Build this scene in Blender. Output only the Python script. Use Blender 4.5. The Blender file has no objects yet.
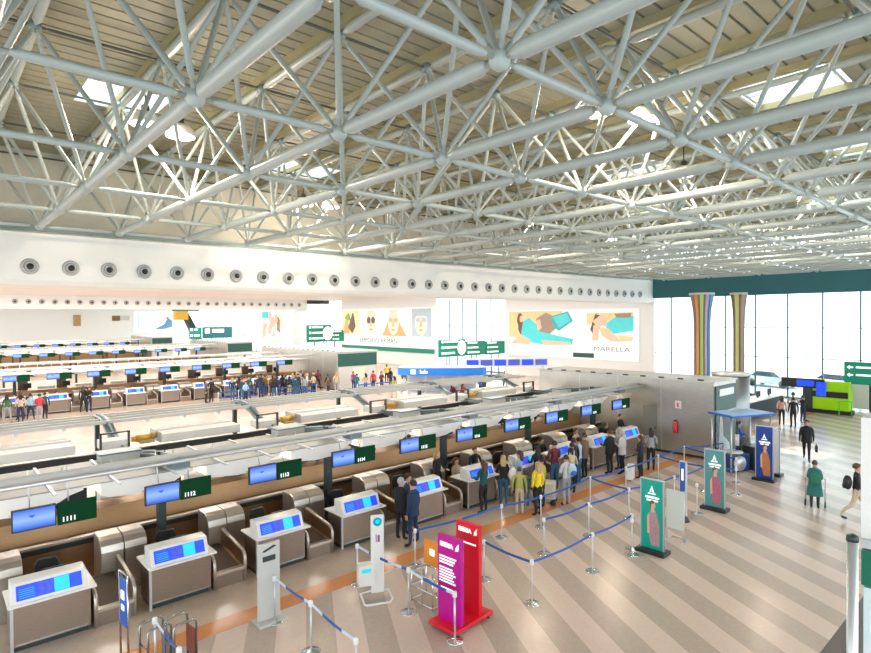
import bpy, bmesh, math, random
from mathutils import Vector, Matrix
random.seed(7)
SC = bpy.context.scene
COL = SC.collection
PI = math.pi

# ------------------------------------------------------------------ camera
EYE = Vector((0, 0, 6.2))
TH, PT, RO = math.radians(48.243), math.radians(-.741), math.radians(-.388)
fw = Vector((math.cos(TH)*math.cos(PT), math.sin(TH)*math.cos(PT), math.sin(PT)))
r0 = Vector((math.sin(TH), -math.cos(TH), 0)); u0 = r0.cross(fw)
rr = r0*math.cos(RO)+u0*math.sin(RO); uu = u0*math.cos(RO)-r0*math.sin(RO)
cam_data = bpy.data.cameras.new('camera'); cam = bpy.data.objects.new('camera', cam_data); COL.objects.link(cam)
M = Matrix((rr, uu, -fw)).transposed().to_4x4(); M.translation = EYE
cam.matrix_world = M
cam_data.sensor_width = 36; cam_data.lens = 574.5/871*36; cam_data.clip_end = 600; cam_data.clip_start = .1
SC.camera = cam

# ------------------------------------------------------------------ world, sun, exposure
W = bpy.data.worlds.new('sky'); SC.world = W; W.use_nodes = True
bg = W.node_tree.nodes['Background']; bg.inputs[0].default_value = (.86, .95, 1.0, 1); bg.inputs[1].default_value = 1.45
sun = bpy.data.lights.new('sun', 'SUN'); sun.energy = 3.0; sun.angle = .02; sun.color = (1, .86, .7)
so = bpy.data.objects.new('sun', sun); COL.objects.link(so)
so.rotation_euler = Vector((-.55, .35, 1)).to_track_quat('Z', 'Y').to_euler()
vs = SC.view_settings; vs.view_transform = 'Standard'; vs.look = 'None'; vs.gamma = 1; vs.use_curve_mapping = False
vs.exposure = 1.15
SC.cycles.max_bounces = 7; SC.cycles.diffuse_bounces = 4; SC.cycles.glossy_bounces = 3
SC.cycles.transparent_max_bounces = 12; SC.cycles.sample_clamp_indirect = 6

def area_light(name, loc, sx, sy, e, color=(1, 1, 1)):
    l = bpy.data.lights.new(name, 'AREA'); l.shape = 'RECTANGLE'; l.size = sx; l.size_y = sy; l.energy = e; l.color = color
    o = bpy.data.objects.new(name, l); COL.objects.link(o); o.location = loc; return o
# added fill lights under the middle and far hall ceilings, no fixtures modelled
for i, (x, y) in enumerate([(x, y) for y in (31, 41, 52, 63, 74) for x in (8, 22, 36)]):
    area_light('hall_fill_light', (x, y, 9.1), 10, 1.2, 430, (1, .95, .88))
for i, (x, y) in enumerate([(x, y) for y in (90, 110, 130) for x in (15, 36)]):
    area_light('hall_fill_light', (x, y, 9.9), 12, 2, 800, (1, .95, .9))

# added warm fill lights under the front row gantry, brightening counters and ledges
for x in (3.5, 8.3, 13.1, 17.9, 22.7):
    area_light('gantry_fill_light', (x, 15.4, 2.5), 4.2, .15, 60, (1, .78, .52))

# ------------------------------------------------------------------ materials
def nodes_of(name):
    m = bpy.data.materials.new(name); m.use_nodes = True
    return m, m.node_tree.nodes, m.node_tree.links, m.node_tree.nodes['Principled BSDF']
MATS = {}
def mat(name, col, rough=.5, metal=0, emit=0, noise=.06, scale=6, alpha=1, spec=None):
    if name in MATS: return MATS[name]
    m, N, L, b = nodes_of(name)
    b.inputs['Roughness'].default_value = rough; b.inputs['Metallic'].default_value = metal
    if spec is not None: b.inputs['Specular IOR Level'].default_value = spec
    tc = N.new('ShaderNodeTexCoord'); nz = N.new('ShaderNodeTexNoise'); nz.inputs['Scale'].default_value = scale
    mx = N.new('ShaderNodeMix'); mx.data_type = 'RGBA'
    L.new(tc.outputs['Object'], nz.inputs['Vector']); L.new(nz.outputs['Fac'], mx.inputs['Factor'])
    mx.inputs['A'].default_value = tuple(min(1, c*(1-noise)) for c in col)+(1,)
    mx.inputs['B'].default_value = tuple(min(1, c*(1+noise)) for c in col)+(1,)
    L.new(mx.outputs['Result'], b.inputs['Base Color'])
    if emit:
        L.new(mx.outputs['Result'], b.inputs['Emission Color']); b.inputs['Emission Strength'].default_value = emit
    if alpha < 1: b.inputs['Alpha'].default_value = alpha
    MATS[name] = m; return m
def brushed(name, col, rough=.32, sc=(2, 2, 60)):
    m, N, L, b = nodes_of(name)
    b.inputs['Metallic'].default_value = .85
    tc = N.new('ShaderNodeTexCoord'); mp = N.new('ShaderNodeMapping'); mp.inputs['Scale'].default_value = sc
    nz = N.new('ShaderNodeTexNoise'); nz.inputs['Scale'].default_value = 3
    L.new(tc.outputs['Object'], mp.inputs[0]); L.new(mp.outputs[0], nz.inputs['Vector'])
    cr = N.new('ShaderNodeValToRGB'); cr.color_ramp.elements[0].position = .3; cr.color_ramp.elements[1].position = .7
    cr.color_ramp.elements[0].color = tuple(c*.85 for c in col)+(1,); cr.color_ramp.elements[1].color = tuple(min(1, c*1.12) for c in col)+(1,)
    L.new(nz.outputs['Fac'], cr.inputs[0]); L.new(cr.outputs[0], b.inputs['Base Color'])
    b.inputs['Roughness'].default_value = rough
    MATS[name] = m; return m
TUBE = mat('pale_truss_paint', (.40, .455, .44), .3, 0, noise=.05, scale=3)
NODE = mat('node_casting_grey', (.22, .30, .29), .4, .3)
DECK = mat('beige_roof_deck', (.34, .33, .245), .6)
BEAM = mat('olive_beam_paint', (.33, .31, .18), .6)
TEALP = mat('dark_teal_paint', (.02, .14, .16), .45)
WHITE = mat('white_plaster', (.86, .86, .84), .6, noise=.02)
WHITEG = mat('white_laminate', (.85, .84, .82), .3, noise=.02)
CEIL = mat('pinkish_white_ceiling', (.80, .74, .70), .6, noise=.04)
STEEL = brushed('brushed_steel', (.62, .56, .50))
STEELW = brushed('large_steel_sheet', (.55, .52, .47), .35, (1, 1, 30))
CTR = brushed('counter_steel', (.36, .29, .24), .4)
BRASS = brushed('bronze_tinted_steel', (.34, .21, .11), .35)
CHROME = mat('polished_chrome', (.75, .76, .78), .15, 1)
ALU = mat('aluminium', (.66, .68, .70), .35, .7)
BLACK = mat('black_plastic', (.015, .017, .018), .4)
DARK = mat('dark_grey_green', (.03, .05, .05), .4)
RUB = mat('belt_rubber', (.07, .045, .03), .5)
GREY = mat('light_grey_panel', (.60, .60, .58), .45)
GREY2 = mat('cool_grey_duct', (.17, .22, .24), .3, .3)
GREEN = mat('deep_green_sign', (.002, .048, .016), .8, spec=.15)
GREENB = mat('airport_green_sign', (.0, .20, .13), .4, emit=.15)
DKGREEN = mat('dark_green_panel', (.012, .085, .07), .4)
WLET = mat('white_lettering', (.9, .92, .9), .4, emit=.4)
BELTB = mat('blue_barrier_belt', (.02, .10, .42), .5)
SKIN = mat('skin', (.62, .36, .25), .5)
LIME = mat('lime_green_panel', (.34, .72, .0), .4)
GOLD = mat('golden_metal', (.75, .45, .08), .35, .5)
CREAM = mat('cream_poster', (.85, .74, .60), .6)

def floor_material():
    m, N, L, b = nodes_of('striped_stone_floor')
    b.inputs['Roughness'].default_value = .22
    g = N.new('ShaderNodeNewGeometry'); sp = N.new('ShaderNodeSeparateXYZ'); L.new(g.outputs['Position'], sp.inputs[0])
    def math_(op, a, c=None, v=None):
        n = N.new('ShaderNodeMath'); n.operation = op
        if hasattr(a, 'links'): L.new(a, n.inputs[0])
        else: n.inputs[0].default_value = a
        if c is not None:
            if hasattr(c, 'links'): L.new(c, n.inputs[1])
            else: n.inputs[1].default_value = c
        return n.outputs[0]
    a = math.radians(61-90)
    t = math_('ADD', math_('MULTIPLY', sp.outputs['X'], math.cos(a)), math_('MULTIPLY', sp.outputs['Y'], math.sin(a)))
    t = math_('FRACT', math_('DIVIDE', math_('ADD', t, 100*1.15-5.13), 1.15))
    dark = math_('GREATER_THAN', t, .5)
    nz = N.new('ShaderNodeTexNoise'); nz.inputs['Scale'].default_value = .9; nz.inputs['Detail'].default_value = 8
    L.new(g.outputs['Position'], nz.inputs['Vector'])
    nf = N.new('ShaderNodeTexNoise'); nf.inputs['Scale'].default_value = 14; nf.inputs['Detail'].default_value = 4
    L.new(g.outputs['Position'], nf.inputs['Vector'])
    def mix(f, A, B, blend='MIX'):
        n = N.new('ShaderNodeMix'); n.data_type = 'RGBA'; n.blend_type = blend
        if hasattr(f, 'links'): L.new(f, n.inputs['Factor'])
        else: n.inputs['Factor'].default_value = f
        for k, v in (('A', A), ('B', B)):
            if hasattr(v, 'links'): L.new(v, n.inputs[k])
            else: n.inputs[k].default_value = tuple(v)+(1,)
        return n.outputs['Result']
    stripe = mix(dark, (.68, .56, .49), (.49, .405, .345))
    plain = mix(nz.outputs['Fac'], (.42, .34, .28), (.66, .53, .43))
    c = mix(math_('GREATER_THAN', sp.outputs['Y'], 11.85), stripe, plain)
    org = math_('MULTIPLY', math_('GREATER_THAN', sp.outputs['Y'], 11.32), math_('LESS_THAN', sp.outputs['Y'], 11.86))
    c = mix(org, c, (.66, .27, .09))
    drk = math_('MULTIPLY', math_('LESS_THAN', sp.outputs['Y'], 3.15), math_('LESS_THAN', sp.outputs['X'], 40))
    c = mix(drk, c, (.12, .10, .095))
    spk = mix(.18, c, nf.outputs['Color'], 'OVERLAY')
    L.new(spk, b.inputs['Base Color'])
    return m
def glass_material(name='window_glass', tint=(.95, 1, 1)):
    m = bpy.data.materials.new(name); m.use_nodes = True; N = m.node_tree.nodes; L = m.node_tree.links
    for n in list(N): N.remove(n)
    o = N.new('ShaderNodeOutputMaterial'); mx = N.new('ShaderNodeMixShader'); tr = N.new('ShaderNodeBsdfTransparent'); gl = N.new('ShaderNodeBsdfGlossy')
    tr.inputs[0].default_value = tint+(1,); gl.inputs['Roughness'].default_value = .03; gl.inputs[0].default_value = (.9, .95, 1, 1)
    mx.inputs[0].default_value = .06
    L.new(tr.outputs[0], mx.inputs[1]); L.new(gl.outputs[0], mx.inputs[2]); L.new(mx.outputs[0], o.inputs[0]); return m
GLASS = glass_material()
FLOOR = floor_material()

# ------------------------------------------------------------------ mesh helpers
class MB:
    def __init__(s): s.v = []; s.f = []; s.m = []; s.s = []
    def add(s, vs_, fs, mi=0, smooth=False):
        o = len(s.v); s.v += [tuple(v) for v in vs_]
        for f in fs: s.f.append(tuple(i+o for i in f)); s.m.append(mi); s.s.append(smooth)
        return s
    def box(s, x0, x1, y0, y1, z0, z1, mi=0):
        return s.add([(x0,y0,z0),(x1,y0,z0),(x1,y1,z0),(x0,y1,z0),(x0,y0,z1),(x1,y0,z1),(x1,y1,z1),(x0,y1,z1)],
                     [(0,3,2,1),(4,5,6,7),(0,1,5,4),(1,2,6,5),(2,3,7,6),(3,0,4,7)], mi)
    def prism(s, poly, a0, a1, axis='x', mi=0, smooth=False):
        n = len(poly); P = []
        for a in (a0, a1):
            for p, q in poly:
                P.append((a,p,q) if axis == 'x' else (p,a,q) if axis == 'y' else (p,q,a))
        s.add(P, [(i, (i+1) % n, (i+1) % n+n, i+n) for i in range(n)], mi, smooth)
        return s.add(P, [tuple(range(n)), tuple(reversed(range(n, 2*n)))], mi)
    def tube(s, p0, p1, r, r1=None, n=10, mi=0, cap=True):
        p0 = Vector(p0); p1 = Vector(p1); d = p1-p0
        if d.length < 1e-6: return s
        q = d.to_track_quat('Z', 'Y'); r1 = r if r1 is None else r1; P = []
        for p, R in ((p0, r), (p1, r1)):
            for i in range(n):
                P.append(p+q @ Vector((R*math.cos(2*PI*i/n), R*math.sin(2*PI*i/n), 0)))
        s.add(P, [(i, (i+1) % n, (i+1) % n+n, i+n) for i in range(n)], mi, True)
        if cap: s.add(P, [tuple(reversed(range(n))), tuple(range(n, 2*n))], mi)
        return s
    def path(s, pts, r, n=8, mi=0):
        pts = [Vector(p) for p in pts]; P = []; F = []
        for k, p in enumerate(pts):
            d = (pts[min(k+1, len(pts)-1)]-pts[max(k-1, 0)]).normalized(); q = d.to_track_quat('Z', 'Y')
            for i in range(n): P.append(p+q @ Vector((r*math.cos(2*PI*i/n), r*math.sin(2*PI*i/n), 0)))
        for k in range(len(pts)-1):
            for i in range(n): F.append((k*n+i, k*n+(i+1) % n, (k+1)*n+(i+1) % n, (k+1)*n+i))
        s.add(P, F, mi, True); s.add(P, [tuple(reversed(range(n))), tuple(range(len(P)-n, len(P)))], mi); return s
    def lathe(s, prof, c=(0, 0, 0), n=20, mi=0, axis='z', sx=1):
        P = []; F = []
        for r, z in prof:
            for i in range(n):
                a = 2*PI*i/n; x, y = r*math.cos(a)*sx, r*math.sin(a)
                v = (x, y, z) if axis == 'z' else (x, -z, y) if axis == 'y' else (z, x, y)
                P.append((c[0]+v[0], c[1]+v[1], c[2]+v[2]))
        for k in range(len(prof)-1):
            for i in range(n): F.append((k*n+i, k*n+(i+1) % n, (k+1)*n+(i+1) % n, (k+1)*n+i))
        s.add(P, F, mi, True)
        if prof[0][0] > 1e-4: s.add(P, [tuple(reversed(range(n)))], mi)
        if prof[-1][0] > 1e-4: s.add(P, [tuple(range(len(P)-n, len(P)))], mi)
        return s
    def ball(s, c, r, n=12, mi=0, sc=(1, 1, 1)):
        P = []; F = []; h = n//2
        for k in range(h+1):
            for i in range(n):
                a = 2*PI*i/n; b = PI*k/h
                P.append((c[0]+sc[0]*r*math.sin(b)*math.cos(a), c[1]+sc[1]*r*math.sin(b)*math.sin(a), c[2]+sc[2]*r*math.cos(b)))
        for k in range(h):
            for i in range(n): F.append((k*n+i, (k+1)*n+i, (k+1)*n+(i+1) % n, k*n+(i+1) % n))
        return s.add(P, F, mi, True)
    def mesh(s, name, mats):
        me = bpy.data.meshes.new(name); me.from_pydata(s.v, [], s.f)
        for m in (mats if isinstance(mats, (list, tuple)) else [mats]): me.materials.append(m)
        for p, mi, sm in zip(me.polygons, s.m, s.s): p.material_index = mi; p.use_smooth = sm
        bm = bmesh.new(); bm.from_mesh(me); bmesh.ops.remove_doubles(bm, verts=bm.verts, dist=1e-5)
        bmesh.ops.recalc_face_normals(bm, faces=bm.faces); bm.to_mesh(me); bm.free()
        me.update(); return me
    def build(s, name, mats, parent=None, loc=(0, 0, 0), rz=0, bevel=0):
        o = link(name, s.mesh(name, mats), parent, loc, rz)
        if bevel:
            b = o.modifiers.new('bevel', 'BEVEL'); b.width = bevel; b.segments = 2; b.limit_method = 'ANGLE'
        return o
def link(name, me, parent=None, loc=(0, 0, 0), rz=0):
    o = bpy.data.objects.new(name, me); COL.objects.link(o); o.location = loc; o.rotation_euler = (0, 0, rz)
    if parent: o.parent = parent
    return o
def tag(o, label, cat, group=None):
    o['label'] = label; o['category'] = cat
    if group: o['group'] = group
    elif 'group' in o: del o['group']
    return o
def thing(name, label, cat, loc=(0, 0, 0), rz=0, group=None):
    return tag(link(name, None, None, loc, rz), label, cat, group)
def struct(o): o['kind'] = 'structure'; return o
KIDS = {}
def kids(o):
    return [c for c in COL.objects if c.parent is o]
def freeze(o):                      # remembers a prototype's tree once, for quick copies
    KIDS[o.name] = [(c, kids(c)) for c in kids(o)]; return o
def dup(o, loc, rz=None, label=None, group=None):
    if o.name not in KIDS: freeze(o)
    r = o.copy(); COL.objects.link(r); r.location = loc
    if rz is not None: r.rotation_euler = (0, 0, rz)
    if label: r['label'] = label
    if group: r['group'] = group
    for c, gs in KIDS[o.name]:
        d = c.copy(); COL.objects.link(d); d.parent = r
        for g in gs: e = g.copy(); COL.objects.link(e); e.parent = d
    return r
class Proto:                        # first use moves the prototype itself, later uses copy it
    def __init__(s, o): s.o = freeze(o); s.used = False
    def put(s, loc, rz=0, label=None, group=None):
        if not s.used:
            s.used = True; s.o.location = loc; s.o.rotation_euler = (0, 0, rz)
            if label: s.o['label'] = label
            if group: s.o['group'] = group
            return s.o
        return dup(s.o, loc, rz, label, group)
def text_mesh(txt, size, material, name='lettering', ext=.004, bold=0.0):
    c = bpy.data.curves.new(name, 'FONT'); c.body = txt; c.size = size; c.extrude = ext; c.offset = bold
    c.align_x = 'CENTER'; c.align_y = 'CENTER'; c.resolution_u = 3
    o = bpy.data.objects.new(name, c); COL.objects.link(o)
    dg = bpy.context.evaluated_depsgraph_get(); dg.update()
    me = bpy.data.meshes.new_from_object(o.evaluated_get(dg)); bpy.data.objects.remove(o); bpy.data.curves.remove(c)
    me.materials.clear(); me.materials.append(material); me.name = name; return me
def place_text(txt, size, material, parent, loc, rot=(PI/2, 0, 0), name='lettering', sx=1, bold=0.0, label=None):
    o = link(name, text_mesh(txt, size, material, name, bold=bold), parent, loc); o.rotation_euler = rot; o.scale = (sx, 1, 1)
    if label: o['label'] = label
    return o
ORD = ['first','second','third','fourth','fifth','sixth','seventh','eighth','ninth','tenth','eleventh','twelfth','thirteenth','fourteenth','fifteenth','sixteenth','seventeenth','eighteenth','nineteenth','twentieth']
def ordn(i):
    if i < 20: return ORD[i]
    t = {2: 'twenty', 3: 'thirty', 4: 'forty'}[(i+1)//10]
    return {2: 'twentieth', 3: 'thirtieth', 4: 'fortieth'}[(i+1)//10] if (i+1) % 10 == 0 else t+'-'+ORD[(i+1) % 10-1]

# ------------------------------------------------------------------ setting
fl = MB().box(-14, 49, -8, 151, -.3, 0).build('floor', FLOOR); struct(fl)
gr = MB().box(49, 320, -150, 330, -.35, -.02).build('ground', mat('pale_forecourt', (.62, .64, .65), .8)); struct(gr)

# roof deck: ribbed sheets running along X, with roof-light openings
ZD = 12.72
lights_xy = [(17.2, 19.8, 4.4, 6.6), (26.5, 29, 4.4, 6.6), (36, 38.6, 8, 10.4), (3.4, 5.6, 17.8, 19.8), (11.4, 13.8, 21.6, 23.6), (22, 24.4, 12.2, 14.4), (30, 32.4, 16, 18.2)]
mb = MB(); y = -7.5; step = .42
while y < 26.6:
    segs = [(-9.5, 49)]
    for (x0, x1, y0, y1) in lights_xy:
        if y+step > y0 and y < y1:
            ns = []
            for a, b in segs:
                if x0 > a and x1 < b: ns += [(a, x0), (x1, b)]
                else: ns.append((a, b))
            segs = ns
    for a, b in segs:
        mb.prism([(y, ZD), (y+step-.07, ZD), (y+step-.06, ZD+.06), (y+step, ZD+.06), (y+step, ZD+.1), (y, ZD+.1)], a, b, 'x')
    y += step
struct(mb.build('ceiling', DECK))
MILK = mat('roof_light_glazing', (.95, .97, 1), .3, noise=0)
MILK.node_tree.nodes['Principled BSDF'].inputs['Transmission Weight'].default_value = 1
for i, (x0, x1, y0, y1) in enumerate(lights_xy):
    w = struct(link('window_%d' % (60+i), None)); 
    b = MB()
    for (a, c, d, e) in ((x0-.06, x0+.02, y0, y1), (x1-.02, x1+.06, y0, y1), (x0, x1, y0-.06, y0+.02), (x0, x1, y1-.02, y1+.06), ((x0+x1)/2-.03, (x0+x1)/2+.03, y0, y1)):
        b.box(a, c, d, e, ZD+.02, ZD+.3)
    b.build('frame', ALU, w)
    MB().box(x0, x1, y0, y1, ZD+.2, ZD+.22).build('pane', GLASS, w)
# cross purlins at the roof nodes (thin dark rails along X)
for k in range(9):
    yy = -4.66+1.915+3.83*k-3.83+1.915
# wall above the ledge
struct(MB().box(-10, 49, 26.6, 26.8, 9.4, 13).build('wall_upper', mat('cream_upper_wall', (.58, .57, .49), .6)))
# bulkhead with a gently curved lower lip
prof = [(25.44, 7.95), (25.44, 9.45), (25.6, 9.53), (26.8, 9.53), (26.8, 7.5), (25.75, 7.5), (25.56, 7.56), (25.47, 7.72)]
struct(MB().prism(prof, -10, 49, 'x').build('wall_bulkhead', WHITE))
struct(MB().box(-10, 49, 25.7, 25.95, 9.53, 9.75).build('trim_1', mat('teal_grey_ledge_rail', (.22, .30, .29), .5)))
struct(MB().box(-10, 49, -7.9, -7.6, 9.3, 13).build('wall_light_block_rear', mat('cream_upper_wall', (.58, .57, .49), .6)))  # unseen upper end wall, added to keep outside light off the trusses
struct(MB().box(-10.2, -9.9, -7.6, 26.8, 7.5, 13).build('wall_light_block_side', mat('cream_upper_wall', (.58, .57, .49), .6)))  # unseen side wall, added likewise to darken the roof void
# middle hall ceiling: slatted
mb = MB(); y = 26.8
while y < 81:
    mb.prism([(y, 9.3), (y+.9, 9.3), (y+.92, 9.36), (y+1.0, 9.36), (y+1.0, 9.45), (y, 9.45)], -10, 49, 'x'); y += 1.0
struct(mb.build('ceiling', CEIL))
struct(MB().box(-10, 45.2, 81, 82, 7.72, 9.45).build('wall_second_bulkhead', WHITE))
struct(MB().box(45.2, 49, 80.6, 82, 8.75, 9.45).build('trim_2', BLACK))
struct(MB().box(-10, 49, 82, 150, 10.2, 10.4).build('ceiling', WHITE))
struct(MB().box(-14, 49, 150, 150.3, 0, 11).build('wall_far', WHITE))
# window wall at X = 49
XW = 49
WALLW = mat('white_wall_panel', (.84, .85, .85), .5, noise=.02)
piers = [(25.44, 43.0, 'wall_behind_poster'), (54.7, 77.0, 'wall_behind_portraits'), (84.1, 105.2, 'wall_behind_far_poster')]
for y0, y1, n in piers: struct(MB().box(XW, XW+.4, y0, y1, 0, 10.3).build(n, WALLW))
struct(MB().box(44.4, 49, 84.0, 87.2, 0, 10.2).build('wall_pier', WALLW))
struct(MB().box(XW-.15, XW+.4, -8, 25.44, 7.95, 9.7).build('trim_3', TEALP))
FR = mat('teal_window_frame', (.06, .16, .17), .4)
def bays(y0, y1, z1, first, trans=(5.36, 3.08), p=2.28):
    n = max(1, round((y1-y0)/p)); p = (y1-y0)/n
    for i in range(n):
        a = y0+i*p; w = struct(link('window_%d' % (first+i), None, None, (XW+.1, a, 0)))
        b = MB().box(-.06, .06, -.045, .045, 0, z1)
        for t in trans: b.box(-.04, .04, .04, p-.04, t-.03, t+.03)
        b.box(-.05, .05, 0, p, 0, .12).box(-.05, .05, 0, p, z1-.08, z1)
        b.build('frame', FR, w)
        MB().box(-.008, .008, .045, p-.045, .12, z1-.08).build('pane', GLASS, w)
    return first+n
k = bays(-1.2, 23.87, 8.0, 1); k = bays(23.87, 25.44, 8.0, k); k = bays(43.0, 54.7, 9.3, k); k = bays(77, 84.1, 9.3, k); k = bays(105.2, 150, 10.2, k, p=2.9)

# ------------------------------------------------------------------ space frame roof
PX, PY, ZB, ZT = 2.51, 3.83, 9.54, 12.38
X0, Y0 = 3.087, 4.992
def tapered(p0, p1, r, n=12, gap=.22, cone=.16):
    p0 = Vector(p0); p1 = Vector(p1); d = (p1-p0).normalized(); m = MB()
    a = p0+d*gap; b = p1-d*gap
    L_ = (b-a).length; q = d.to_track_quat('Z', 'Y'); P = []; F = []
    pr = [(.035, -gap), (.035, 0), (r*.55, 0), (r*.55, .01), (r, cone), (r, cone+.02), (r, L_-cone-.02), (r, L_-cone), (r*.55, L_-.01), (r*.55, L_), (.035, L_), (.035, L_+gap)]
    for rad, z in pr:
        for k in range(n): P.append(a+q @ Vector((rad*math.cos(2*PI*k/n), rad*math.sin(2*PI*k/n), z)))
    for k in range(len(pr)-1):
        for c in range(n): F.append((k*n+c, k*n+(c+1) % n, (k+1)*n+(c+1) % n, (k+1)*n+c))
    m.add(P, F, 0, True)
    return m
chord_me = tapered((0, 0, 0), (0, PY, 0), .118, 14).mesh('bottom_chord', TUBE)
tchord_me = tapered((0, 0, 0), (0, PY, 0), .095, 12).mesh('top_chord', TUBE)
tie_me = tapered((0, 0, 0), (PX, 0, 0), .068, 10, .26, .12).mesh('tie_bar', TUBE)
NODEK = mat('dark_tie_paint', (.09, .10, .085), .5)
ttie_me = tapered((0, 0, 0), (PX, 0, 0), .035, 8, .2, .05).mesh('top_tie_bar', NODEK)
node_me = MB().ball((0, 0, 0), .15, 14).mesh('node_ball', TUBE)
tnode_me = MB().ball((0, 0, 0), .14, 10).mesh('node_ball', NODE)
strut_me = {}
for sx in (-1, 1):
    for sy in (-1, 1):
        strut_me[sx, sy] = tapered((0, 0, 0), (sx*PX/2, sy*PY/2, ZT-ZB), .051, 9, .25, .1).mesh('web_strut', TUBE)
COLS = list(range(-2, 19)); ROWS = list(range(-2, 6))
for ci, i in enumerate(COLS):
    x = X0+i*PX
    t = thing('roof_truss', 'pale tubular roof truss, %s line of tubes counting from the left' % ordn(ci), 'roof truss', (x, 0, ZB), 0, 'tubular trusses of the space frame roof')
    for j in ROWS:
        y = Y0+j*PY
        if i <= 4 and False: continue
        link('node_ball', node_me, t, (0, y, 0))
        if j < ROWS[-1]: link('bottom_chord', chord_me, t, (0, y, 0))
        if i < COLS[-1]: link('tie_bar', tie_me, t, (0, y, 0))
        link('top_node_ball', tnode_me, t, (PX/2, y+PY/2, ZT-ZB))
        if j < ROWS[-1]: link('top_chord', tchord_me, t, (PX/2, y+PY/2, ZT-ZB))
        if i < COLS[-1]: link('top_tie_bar', ttie_me, t, (PX/2, y+PY/2, ZT-ZB))
        for sx in (-1, 1):
            for sy in (-1, 1): link('web_strut', strut_me[sx, sy], t, (0, y, 0))
    # olive rail lying on the top chord, under the deck
    struct(MB().box(x+PX/2-.07, x+PX/2+.07, -7, 26.5, ZT+.15, ZD).build('trim_%d' % (4+ci), BEAM))

# pendant lamps
DOME = mat('white_lamp_glass', (1, .97, .92), .4, emit=0, noise=0)
BULB = mat('lit_lamp', (1, .93, .82), .4, emit=14, noise=0)
def make_lamp():
    t = thing('high_bay_lamp', 'x', 'ceiling lamp', (0, 0, 0), 0, 'round high bay lamps in the roof')
    MB().tube((0, 0, .45), (0, 0, 1.05), .02).build('hanging_rod', BLACK, t)
    MB().lathe([(.1, .3), (.1, .5), (.06, .52)]).build('lamp_housing', DARK, t)
    MB().lathe([(.08, .34), (.2, .32), (.33, .2), (.38, .05), (.39, 0), (.36, 0), (.31, .17), (.18, .28), (.06, .29)], n=24).build('lamp_shade', DOME, t)
    MB().ball((0, 0, .08), .17, 14, 0, (1, 1, .7)).build('bulb', BULB, t)
    return t
lp = Proto(make_lamp())
lamps = [(12.75, 8.1, 11.35, 'at top centre, left dome of the pair'), (14.1, 7.6, 11.35, 'right dome of the bright pair at top centre'),
         (4.4, 16.2, 11.3, 'near the left end wall'), (5.4, 16.6, 11.3, 'right one of the pair near the left end wall'),
         (12.5, 22.6, 11.2, 'behind the trusses above the bulkhead'), (13.6, 22.2, 11.2, 'right one of the two above the bulkhead'),
         (20.5, 9.5, 11.3, 'further along the hall in the middle'), (28, 8, 11.3, 'far right of the roof'), (24, 19, 11.2, 'over the left side far along'), (36, 12, 11.2, 'far end of the hall'), (33, 20, 11.2, 'far end beside the bulkhead')]
for x, y, z, w in lamps:
    lp.put((x, y, z), 0, 'round white high bay lamp '+w)
    l = bpy.data.lights.new('lamp_glow', 'POINT'); l.energy = 230; l.color = (1, .82, .62); l.shadow_soft_size = .25
    o = bpy.data.objects.new('lamp_glow', l); COL.objects.link(o); o.location = (x, y, z-.12)

# air nozzles in both bulkheads
RING = mat('grey_nozzle_ring', (.42, .44, .44), .4, .4)
def make_nozzle():
    t = thing('air_nozzle', 'x', 'air vent')
    MB().lathe([(.17, .02), (.2, .07), (.27, .07), (.29, .0), (.17, .0)], (0, 0, 0), 20, 0, 'y').build('outer_ring', RING, t)
    MB().lathe([(.18, .02), (.12, .03), (.115, .08), (.14, .11), (.17, .05)], (0, 0, 0), 18, 0, 'y').build('inner_cone', GREY, t)
    MB().lathe([(.0, .09), (.118, .09), (.118, .02)], (.02, 0, -.01), 16, 0, 'y').build('throat', BLACK, t)
    return t
np_ = Proto(make_nozzle())
for i in range(35):
    np_.put((2.932+1.283*i, 25.43, 8.22), 0, 'round grey air nozzle in the near bulkhead, %s from the left' % ordn(i), 'air nozzles along the near bulkhead')
for i in range(29):
    np_.put((7.9+1.283*i, 80.98, 8.55), 0, 'small grey air nozzle in the far bulkhead, %s from the left' % ordn(i), 'air nozzles along the far bulkhead')

# ------------------------------------------------------------------ check-in islands
SCR1 = mat('screen_violet_blue', (.01, .04, .42), .3, emit=.75, noise=.5, scale=9)
SCR2 = mat('screen_cyan', (.01, .34, .55), .3, emit=.7, noise=.2, scale=9)
SCR3 = mat('screen_indigo', (.03, .05, .40), .3, emit=.6, noise=.5, scale=14)
MONI = None
def monitor_material():
    m, N, L, b = nodes_of('sky_blue_screen')
    tc = N.new('ShaderNodeTexCoord'); sp = N.new('ShaderNodeSeparateXYZ'); L.new(tc.outputs['Generated'], sp.inputs[0])
    cr = N.new('ShaderNodeValToRGB'); cr.color_ramp.elements[0].color = (.01, .07, .38, 1); cr.color_ramp.elements[1].color = (.04, .11, .50, 1)
    e = cr.color_ramp.elements.new(.5); e.color = (.20, .32, .75, 1)
    L.new(sp.outputs['Z'], cr.inputs[0]); L.new(cr.outputs[0], b.inputs['Base Color']); L.new(cr.outputs[0], b.inputs['Emission Color']); b.inputs['Emission Strength'].default_value = .4; b.inputs['Specular IOR Level'].default_value = .2
    return m
MONM = monitor_material()
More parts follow.
